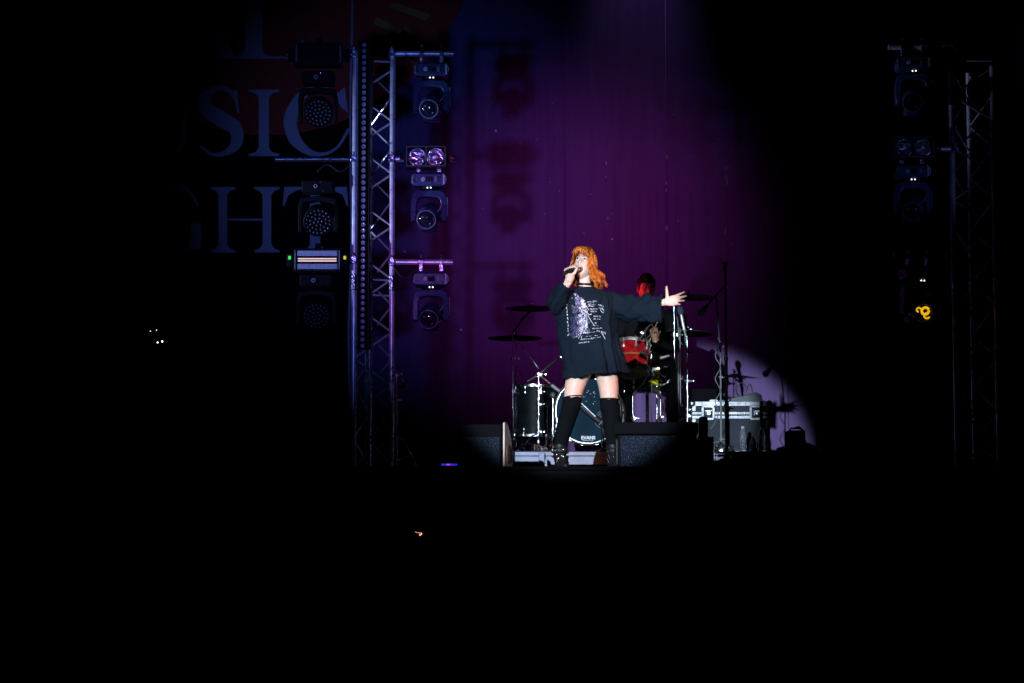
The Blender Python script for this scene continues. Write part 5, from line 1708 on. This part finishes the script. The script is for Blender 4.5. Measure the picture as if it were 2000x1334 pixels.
# shirt
nz = lambda p, s: noise.noise(V(p) * s)
sb_ = MB()
rows = [(563, 1123, 1165, 0.062), (567, 1113, 1177, 0.072), (571, 1104, 1190, 0.083), (576, 1099, 1199, 0.10), (585, 1094, 1204, 0.12), (600, 1085, 1206, 0.135),
        (620, 1081, 1206, 0.145), (640, 1085, 1206, 0.152), (660, 1089, 1208, 0.157), (680, 1093, 1211, 0.162), (700, 1095, 1215, 0.168), (718, 1097, 1219, 0.172), (730, 1098, 1222, 0.174)]
rings = []
NR = 112
for i in range((len(rows) - 1) * 3 + 1):
    u = i / 3
    k = min(int(u), len(rows) - 2)
    f = u - k
    y, xl, xr, dp = [rows[k][q] * (1 - f) + rows[k + 1][q] * f for q in range(4)]
    low = max(0, min(1, (y - 585) / 140))
    pl, pr = P(xl, y), P(xr, y)
    c = (pl + pr) / 2 + V((0, 0.01, 0))
    rx = (pr.x - pl.x) / 2
    ring = []
    for j in range(NR):
        t = 2 * math.pi * j / NR
        cs, sn = math.cos(t), math.sin(t)
        pw = 0.82
        p = V((rx * math.copysign(abs(cs) ** pw, cs), dp * math.copysign(abs(sn) ** pw, sn), 0))
        fold = low * (0.075 * math.sin(5 * t + 1.1 + 0.8 * low) + 0.045 * math.sin(9 * t + 2.3 - low) + 0.10 * nz((cs * 1.3, sn * 1.3, y * 0.011), 1.7))
        fold += 0.05 * nz((cs, sn, y * 0.03), 2.2) * min(1, max(0, (y - 562) / 20))
        # deep hanging pleat below the outstretched arm's shoulder
        pleat = -0.17 * math.exp(-((t - 5.18) / 0.085) ** 2) * max(0, min(1, (y - 575) / 40)) + 0.10 * math.exp(-((t - 5.36) / 0.10) ** 2) * max(0, min(1, (y - 575) / 40))
        p *= 1 + fold * 0.9 + pleat
        tilt = 0.0
        if y > 690:
            tilt = -(p.x / 0.24) * -0.030 * (y - 690) / 40
        cr = 1 - abs(nz((cs * 1.1 + y * 0.006, sn, y * 0.022), 2.0)) * 2.4
        p *= 1 - 0.075 * max(0, cr) ** 4 * min(1, max(0, (y - 566) / 25))
        ring.append(c + p + V((0, 0, tilt + 0.006 * low * math.sin(7 * t))))
    rings.append(ring)
# rolled hem edge
hem = [p + (V((p.x, p.y, 0)) - V((rings[-1][0].x * 0 + c.x, c.y, 0))).normalized() * 0.004 + V((0, 0, -0.008)) for p in rings[-1]]
rings.append(hem)
rings.append([p + V((0, 0, -0.012 + 0.004 * math.sin(23 * k * 2 * math.pi / NR))) for k, p in enumerate(hem)])
sb_.ring_loft(rings, cap=False)
torso_shell = BVHTree.FromPolygons([tuple(p) for p in sb_.v], sb_.f)


def sleeve(b, path, rad, k, flat, seed, amp):
    c = catmull(path, k)
    rs = lerp_list(rad, k)
    fl = lerp_list(flat, k)
    rings = []
    n = 48
    prev = V((0, -1, 0))
    for i, p in enumerate(c):
        d = (c[min(len(c) - 1, i + 1)] - c[max(0, i - 1)]).normalized()
        x = (prev - d * prev.dot(d)).normalized()
        y = d.cross(x)
        prev = x
        ring = []
        g = i / (len(c) - 1)
        for j in range(n):
            t = 2 * math.pi * j / n
            q_ = x * math.cos(t) * fl[i] + y * math.sin(t)
            f = 1 + amp * (0.6 * math.sin(4 * t + seed + 5 * g) + 1.5 * nz((math.cos(t), math.sin(t), g * 5 + seed), 1.6) + 0.9 * math.sin(g * 19 + 2.0 * math.sin(t + seed)) * math.sin(math.pi * g)) * (0.35 + g)
            cr = 1 - abs(nz((math.cos(t) + g * 2.5, math.sin(t), g * 4 + seed), 1.5)) * 2.2
            f -= 0.16 * max(0, cr) ** 4 * min(1, g * 3)
            ring.append(p + q_ * rs[i] * f)
        rings.append(ring)
    # turned edge at the cuff
    e_ = (c[-1] - c[-2]).normalized()
    rings.append([p.lerp(c[-1], 0.05) + e_ * 0.004 for p in rings[-1]])
    rings.append([p.lerp(c[-1], 0.14) - e_ * 0.02 for p in rings[-2]])
    b.ring_loft(rings, cap=False)


sleeve(sb_, [P(1116, 585, 0.02), P(1104, 588, 0.0), P(1091, 592, -0.05), P(1087, 590, -0.10), P(1095, 574, -0.15), P(1106, 556, -0.20)],
       [0.075, 0.085, 0.090, 0.080, 0.062, 0.041], 6, [0.8, 0.8, 0.85, 0.9, 0.9, 0.95], 1.3, 0.13)
sleeve(sb_, [P(1182, 588, 0.02), P(1200, 594, 0.0), P(1225, 601, -0.03), P(1252, 604, -0.07), P(1276, 604, -0.11), P(1293, 604, -0.13)],
       [0.085, 0.098, 0.104, 0.106, 0.102, 0.094], 6, [0.8, 0.72, 0.68, 0.62, 0.58, 0.55], 4.2, 0.14)
sh = sb_.build('shirt', 'shirt', root, smooth=True, solid=0.004)
MB().torus(P(1143.5, 564.5, 0.005), (0.0, -0.32, 1), 0.074, 0.006, 48, 8).build('collar', 'shirt', sh, smooth=True)

# print on the shirt front, stroke by stroke, laid on the cloth
full = BVHTree.FromPolygons([tuple(p) for p in sb_.v], sb_.f)


def on_cloth(px, py):
    o = P(px, py, -0.6)
    h = torso_shell.ray_cast(CAM, (o - CAM).normalized())
    return None if h[0] is None else h[0] + V((0, -0.0028, 0))


def stroke(b, pts, r):
    q_ = [on_cloth(*p) for p in pts]
    q_ = [p for p in q_ if p is not None]
    if len(q_) > 1:
        b.tube(q_, r, 4, flat=0.5)


pr = random.Random(5)
wb, lb_, bb_ = MB(), MB(), MB()


def scribble(b, x0, x1, y, h, slope, r, gap=0.18):
    """a word or two of loose cursive"""
    x = x0
    while x < x1:
        w_ = min(pr.uniform(3, 8), x1 - x + 1)
        n = int(w_ * 4) + 3
        ph, fq = pr.uniform(0, 6), pr.uniform(2.2, 3.2)
        pts = []
        for k in range(n):
            t = w_ * k / (n - 1)
            am = h * (0.45 + 0.75 * abs(noise.noise(V((x + t, y, 3.7)))) * 1.6)
            pts.append((x + t + 0.55 * math.cos(fq * t + ph), y + slope * (x + t - x0) + am * 0.7 * math.sin(fq * t + ph) + pr.uniform(-0.2, 0.2)))
        stroke(b, pts, r * pr.uniform(0.75, 1.25))
        x += w_ + pr.uniform(0.8, 2.0)


# figure: lilac head, pale face and arms, pale streaming dress, dark blue side
def dabs(b, n, xr, yr, ln, r0, r1, drift=0.0, lean=0.0):
    for k in range(n):
        x, y = pr.uniform(*xr), pr.uniform(*yr)
        l_ = pr.uniform(*ln)
        a = lean + pr.gauss(0, 0.5)
        q_ = [(x + drift * (y - yr[0]), y)]
        for m_ in range(3):
            q_.append((q_[-1][0] + l_ / 3 * math.sin(a), q_[-1][1] + l_ / 3 * math.cos(a)))
            a += pr.gauss(0, 0.5)
        stroke(b, q_, pr.uniform(r0, r1))


dabs(bb_, 60, (1117, 1130), (612, 652), (6, 13), 0.0014, 0.0032)
dabs(lb_, 70, (1123, 1136), (580, 600), (2, 6), 0.0010, 0.0024, 0, 0.6)
dabs(lb_, 40, (1115, 1128), (597, 612), (2, 5), 0.0008, 0.0018, 0.2, 1.2)
dabs(wb, 42, (1135, 1144), (583, 600), (2, 5), 0.0010, 0.0022, 0, 0.3)
dabs(wb, 40, (1131, 1148), (598, 614), (2, 6), 0.0008, 0.0018, 0, 1.0)
dabs(wb, 90, (1128, 1146), (610, 648), (3, 9), 0.0006, 0.0016, 0.05, -0.1)
dabs(lb_, 60, (1126, 1148), (610, 650), (3, 9), 0.0008, 0.0018, 0.05, -0.1)
dabs(bb_, 50, (1128, 1148), (615, 650), (3, 9), 0.0010, 0.0020, 0.05, -0.1)
dabs(lb_, 14, (1118, 1134), (638, 658), (4, 9), 0.0008, 0.0016, 0, -0.2)
dabs(wb, 12, (1130, 1136), (640, 656), (5, 9), 0.0007, 0.0013, 0, -0.3)
stroke(wb, [(1148, 616), (1154, 626), (1161, 637)], 0.0013)
for k in range(34):
    yy = 590 + 66 * k / 34 + pr.uniform(-1, 1)
    if pr.random() < 0.72:
        xx = 1106.5 + (yy - 590) * 0.06 + pr.gauss(0, 0.5)
        stroke(wb, [(xx, yy), (xx + pr.gauss(0, 0.5), yy + pr.uniform(0.8, 3.0))], pr.uniform(0.0010, 0.0028))
dabs(wb, 12, (1117, 1128), (573, 582), (1.5, 4), 0.0010, 0.0020, 0, 1.0)
# handwriting rows on the right
for y, x0, x1, h, sl in ((590, 1147, 1160, 2.2, 0.0), (594.5, 1149, 1162, 2.2, 0.05), (598, 1150, 1160, 1.8, 0.05), (588, 1158, 1167, 2.0, 0.05), (595, 1169, 1178, 2.6, 0.35), (601, 1170, 1178, 2.2, 0.5),
                         (604, 1152, 1166, 2.4, 0.0), (609, 1154, 1165, 2.2, -0.05), (614, 1152, 1156, 1.4, 0.0), (618.5, 1160, 1171, 2.4, -0.1), (623.5, 1160, 1171, 2.0, 0.0), (631, 1162, 1167, 1.8, 0.0),
                         (636, 1160, 1168, 1.2, 0.05), (642, 1157, 1175, 2.0, -0.05), (646.5, 1166, 1182, 2.4, 0.2), (651, 1173, 1182, 2.4, 0.1), (651, 1140, 1160, 1.3, -0.12), (655.5, 1162, 1168, 0.9, 0.0),
                         (657, 1144, 1156, 1.3, -0.05), (663.5, 1134, 1157, 1.6, -0.10), (660.5, 1158, 1173, 1.3, -0.15), (670.5, 1131, 1150, 1.6, -0.15)):
    scribble(wb, x0, x1, y, h, sl, 0.00125)
stroke(wb, [(1172, 604), (1175, 609), (1178.5, 611.5), (1179.5, 608), (1176, 600)], 0.0011)
stroke(wb, [(1176, 652), (1180, 658), (1182, 662)], 0.0013)
for b_, m_ in ((wb, 'print_white'), (lb_, 'print_lilac'), (bb_, 'print_blue')):
    b_.build('shirt_print', m_, sh)['kind'] = 'stuff'


# stockings and boots
def leg_sleeve(path, rad, k, n=32):
    b = MB()
    c = catmull(path, k)
    rs = lerp_list(rad, k)
    rings = []
    for i, p in enumerate(c):
        rings.append([p + V((math.cos(2 * math.pi * j / n), math.sin(2 * math.pi * j / n), 0)) * rs[i] * (1 + 0.02 * noise.noise(V((math.cos(2 * math.pi * j / n), math.sin(2 * math.pi * j / n), i * 0.6)))) for j in range(n)])
    rings[0] = [p + V((0, 0, 0.004 * math.sin(j))) for j, p in enumerate(rings[0])]
    b.ring_loft(rings, cap=False)
    return b


lsk = leg_sleeve([P(1118.0, 776, -0.038), P(1115, 797, -0.05), P(1104, 832, 0.0), AL, P(1094, 896, 0.0)], [0.0745, 0.0745, 0.0685, 0.048, 0.052], 6).build('stocking', 'sock', root, smooth=True, solid=0.003)
MB().torus(P(1118.5, 776, -0.035), (-0.1, 0.1, 1), 0.074, 0.005, 40, 8).build('stocking_band', 'sock', lsk, smooth=True)
rsk = leg_sleeve([P(1190, 780, 0.022), P(1191, 797, 0.02), P(1196, 832, 0.045), AR, P(1198, 898, 0.05)], [0.0745, 0.0745, 0.0700, 0.048, 0.052], 6).build('stocking', 'sock', root, smooth=True, solid=0.003)
MB().torus(P(1190, 780, 0.022), (0.02, 0.05, 1), 0.074, 0.005, 40, 8).build('stocking_band', 'sock', rsk, smooth=True)


def boot(ax_, yaw, open_top):
    z0 = SZ + 0.004
    M = Matrix.Rotation(yaw, 3, 'Z')
    o = V((ax_.x, ax_.y, z0))
    b = MB()
    rings = []
    for f, cy, ry, rx in ((0.0, -0.075, 0.150, 0.050), (0.022, -0.075, 0.152, 0.052), (0.024, -0.072, 0.142, 0.047), (0.05, -0.06, 0.125, 0.047), (0.085, -0.03, 0.088, 0.047), (0.115, -0.005, 0.064, 0.049), (0.15, 0.0, 0.058, 0.051), (0.185, 0.002, 0.058, 0.053)):
        ring = []
        for k in range(36):
            t = 2 * math.pi * k / 36
            ring.append(o + M @ V((rx * math.cos(t), cy + ry * math.sin(t), f)))
        rings.append(ring)
    b.ring_loft(rings)
    bo = b.build('boot', 'boot', root, smooth='auto')
    for k in range(3):
        z = 0.09 + 0.034 * k
        bb2 = MB().torus(o + M @ V((0, -0.012 + 0.006 * k, z)), (0, 0, 1), 0.060, 0.006, 32, 6)
        bb2.box(o + M @ V((0.058, -0.03, z)), (0.012, 0.026, 0.022), M)
        bb2.build('buckle_strap', 'boot', bo, smooth='auto')
    s_ = MB()
    for k in range(46):
        t = rnd.uniform(-math.pi, 0.5)
        f = rnd.uniform(0.03, 0.16)
        cy = -0.075 + 0.075 * min(1, f / 0.12)
        ry = 0.15 - 0.085 * min(1, f / 0.12)
        p = o + M @ V((0.052 * math.cos(t), cy + (ry + 0.003) * math.sin(t), f))
        s_.ball(p, 0.0062, None, 8, 5)
    so = s_.build('stud', 'stud', bo, smooth=True)
    so['kind'] = 'stuff'


boot(P(1093, 900, 0.0), R(12), True)
boot(P(1197, 900, 0.05), R(10), True)

# her microphone
mic = thing('microphone', 'black handheld microphone held to the singer\'s open mouth', 'microphone', MT)
MB().tube([MT, MT + md * 0.006, MT + md * 0.03, MT + md * 0.10, MT + md * 0.125, MT + md * 0.128], [0.011, 0.0145, 0.0155, 0.019, 0.0215, 0.022], 20).build('body', 'black_paint', mic, smooth='auto')
MB().torus(MT + md * 0.134, md, 0.0225, 0.004, 28, 8).build('ring', 'mic_silver', mic, smooth=True)
MB().ball(MT + md * 0.147, 0.0245, None, 22, 14).build('grille_ball', 'mesh_grille', mic, smooth=True)

# ------------------------------------------------------------------ drummer
dr = thing('person', 'dark haired drummer with a red lit face sitting behind the drums', 'person', (P(1266, 700, 3.05).x, 3.05, RZ))
DM = Matrix.Rotation(R(12), 3, 'Z') @ Matrix.Rotation(R(10), 3, 'X')
DC = P(1262, 563, 2.98)
b = MB()
head_shape(b, DC, DM, 0.074, 0.096, 0.118)
b.tube([DC + V((0, 0.02, -0.05)), DC + V((0.005, 0.03, -0.15)), DC + V((0.01, 0.05, -0.21))], [0.058, 0.058, 0.075], 20)
ctr = DC + V((0.01, 0.07, 0))
b.ring_loft([ering(ctr + V((0, 0, -0.17)), 0.08, 0.06, 24), ering(ctr + V((0, 0, -0.215)), 0.20, 0.085, 24), ering(ctr + V((0, 0, -0.32)), 0.20, 0.12, 24), ering(ctr + V((0, 0, -0.5)), 0.165, 0.12, 24), ering(ctr + V((0, 0, -0.72)), 0.165, 0.13, 24), ering(ctr + V((0, 0, -0.80)), 0.15, 0.12, 24)])
DW = P(1279, 662, 2.62)          # his left wrist in the picture: hand with the stick
b.tube(catmull([ctr + V((0.17, 0, -0.26)), ctr + V((0.20, -0.01, -0.31)), ctr + V((0.27, -0.06, -0.47)), ctr + V((0.18, -0.22, -0.55)), DW], 5), lerp_list([0.05, 0.048, 0.040, 0.033, 0.026], 5), 16)
DW2 = P(1216, 676, 2.66)
b.tube(catmull([ctr + V((-0.17, 0, -0.26)), ctr + V((-0.20, -0.01, -0.31)), ctr + V((-0.29, -0.04, -0.45)), ctr + V((-0.27, -0.2, -0.55)), DW2], 5), lerp_list([0.05, 0.048, 0.040, 0.033, 0.026], 5), 16)
hip = ctr + V((0, 0, -0.76))
for s in (-1, 1):
    b.tube(catmull([hip + V((s * 0.09, -0.02, 0)), hip + V((s * 0.17, -0.25, 0.02)), hip + V((s * 0.21, -0.46, -0.02)), hip + V((s * 0.21, -0.44, -0.25)), V((hip.x + s * 0.21, hip.y - 0.42, RZ + 0.09))], 5), lerp_list([0.09, 0.085, 0.065, 0.06, 0.045], 5), 16)
    b.tube([V((hip.x + s * 0.21, hip.y - 0.38, RZ + 0.055)), V((hip.x + s * 0.22, hip.y - 0.52, RZ + 0.045)), V((hip.x + s * 0.225, hip.y - 0.62, RZ + 0.035))], [0.045, 0.042, 0.028], 12)
hand(b, DW, (-0.12, -0.25, 0.85), (-0.3, -0.9, 0.1), (0.9, -0.1, 0.1), ((1.0, 1.2, 0.9),) * 4, 0.02, 1.0, (0.5, 0.7, 0.6), 0.3)
hand(b, DW2, (0.5, -0.5, 0.4), (-0.2, -0.6, -0.5), (0.5, 0.2, 0.6), ((1.0, 1.2, 0.9),) * 4, 0.02, 1.0, (0.5, 0.7, 0.6), 0.3)
b.build('body', 'skin_dark', dr, smooth=True, remesh=0.0055, smooth_it=2)
eyes(dr, DC, DM, 0.096)
MB().tube([DC + DM @ V((x, -0.104 + 8 * x * x, -0.064)) for x in (-0.02, -0.01, 0, 0.01, 0.02)], 0.004, 8).build('lips', 'lips', dr, smooth=True)
hb2 = MB()
rings = []
for i in range(13):
    a = math.pi / 2 - math.pi * 0.56 * i / 12
    ring = []
    for j in range(40):
        t = 2 * math.pi * j / 40
        rr2 = 1 + 0.05 * noise.noise(V((math.cos(t) * 3, math.sin(t) * 3, a * 4)))
        x, y, z = 0.082 * rr2 * math.cos(a) * math.cos(t), 0.104 * rr2 * math.cos(a) * math.sin(t) + 0.006, 0.132 * rr2 * math.sin(a)
        if y < -0.03:
            z = max(z, 0.055)
        ring.append(DC + DM @ V((x, y, z)))
    rings.append(ring)
hb2.ring_loft(rings, cap=False)
for k in range(240):
    az, el = rnd.uniform(0, 6.28), rnd.uniform(0.0, 1.25)
    d = V((math.sin(el) * math.cos(az), math.sin(el) * math.sin(az), math.cos(el)))
    p = V((0.080 * d.x, 0.102 * d.y + 0.006, 0.128 * d.z))
    if p.y < -0.05 and p.z < 0.06:
        continue
    t_ = DM @ (d + V((rnd.gauss(0, 0.5), rnd.gauss(0, 0.5) - 0.3, rnd.gauss(0, 0.3)))).normalized()
    q0 = DC + DM @ p
    hb2.tube([q0, q0 + t_ * 0.014, q0 + t_ * 0.02 + V((0, 0, -0.006))], [0.005, 0.004, 0.0008], 5)
hb2.build('hair', 'hair_black', dr, smooth=True)
b = MB()
sh_r = []
for z, rx, ry in ((-0.165, 0.085, 0.07), (-0.195, 0.16, 0.09), (-0.225, 0.215, 0.105), (-0.33, 0.222, 0.14), (-0.5, 0.19, 0.14), (-0.72, 0.19, 0.15), (-0.79, 0.195, 0.155)):
    sh_r.append(ering(ctr + V((0, 0, z)), rx, ry, 48, 0.85, lambda t, z=z: 0.05 * math.sin(6 * t + z * 9) * min(1, max(0, (-z - 0.2) * 3))))
b.ring_loft(sh_r, cap=False)
sleeve(b, [ctr + V((0.15, 0, -0.24)), ctr + V((0.20, -0.01, -0.30)), ctr + V((0.27, -0.06, -0.47)), ctr + V((0.18, -0.22, -0.55)), DW], [0.085, 0.082, 0.074, 0.066, 0.050], 5, [0.9] * 5, 2.0, 0.05)
sleeve(b, [ctr + V((-0.15, 0, -0.24)), ctr + V((-0.20, -0.01, -0.30)), ctr + V((-0.29, -0.04, -0.45)), ctr + V((-0.27, -0.2, -0.55)), DW2], [0.085, 0.082, 0.074, 0.066, 0.050], 5, [0.9] * 5, 3.0, 0.05)
b.build('shirt', 'black_cloth', dr, smooth=True, solid=0.004)
b = MB()
for s in (-1, 1):
    b.tube(catmull([hip + V((s * 0.08, 0.0, 0)), hip + V((s * 0.17, -0.25, 0.02)), hip + V((s * 0.21, -0.46, -0.02)), hip + V((s * 0.21, -0.44, -0.25)), V((hip.x + s * 0.21, hip.y - 0.42, RZ + 0.12))], 5), lerp_list([0.11, 0.097, 0.077, 0.07, 0.06], 5), 18)
b.ball(hip + V((0, 0, 0.0)), (0.18, 0.14, 0.09), None, 20, 12)
b.build('trousers', 'sock', dr, smooth=True)
b = MB()
for s in (-1, 1):
    b.tube([V((hip.x + s * 0.21, hip.y - 0.37, RZ + 0.06)), V((hip.x + s * 0.22, hip.y - 0.52, RZ + 0.05)), V((hip.x + s * 0.225, hip.y - 0.63, RZ + 0.036))], [0.054, 0.05, 0.034], 14)
b.build('shoe', 'boot', dr, smooth=True)

for lab, base, tip in (('pale wooden drumstick pointing up in the drummer\'s hand', DW + V((-0.02, -0.03, 0.05)), P(1284, 628, 2.55)), ('wooden drumstick low in the drummer\'s other hand behind the red tom', DW2 + V((0.04, -0.06, 0.04)), P(1242, 655, 2.4))):
    d = (tip - base).normalized()
    s0 = base - d * 0.12
    o = MB().tube([s0, base, tip - d * 0.05, tip - d * 0.016, tip - d * 0.008, tip], [0.0075, 0.0078, 0.006, 0.004, 0.0062, 0.003], 10).build('drumstick', 'stick_wood', None, smooth='auto')
    tag(o, lab, 'drumstick', 'the drummer\'s sticks')

stl = thing('drum_stool', 'round black stool under the drummer', 'stool', (hip.x, hip.y + 0.02, RZ))
MB().lathe([(0.16, 0), (0.175, 0.02), (0.175, 0.07), (0.15, 0.09)], (hip.x, hip.y + 0.02, hip.z - 0.18), (0, 0, 1), 32).build('seat', 'black_plastic', stl, smooth='auto')
MB().cyl((hip.x, hip.y + 0.02, RZ + 0.1), (hip.x, hip.y + 0.02, hip.z - 0.18), 0.016, n=14).build('tube', 'chrome_worn', stl, smooth='auto')
tripod(stl, hip.x, hip.y + 0.02, RZ, RZ + 0.3, 0.24, 'chrome_worn', 0.4, 0.011)
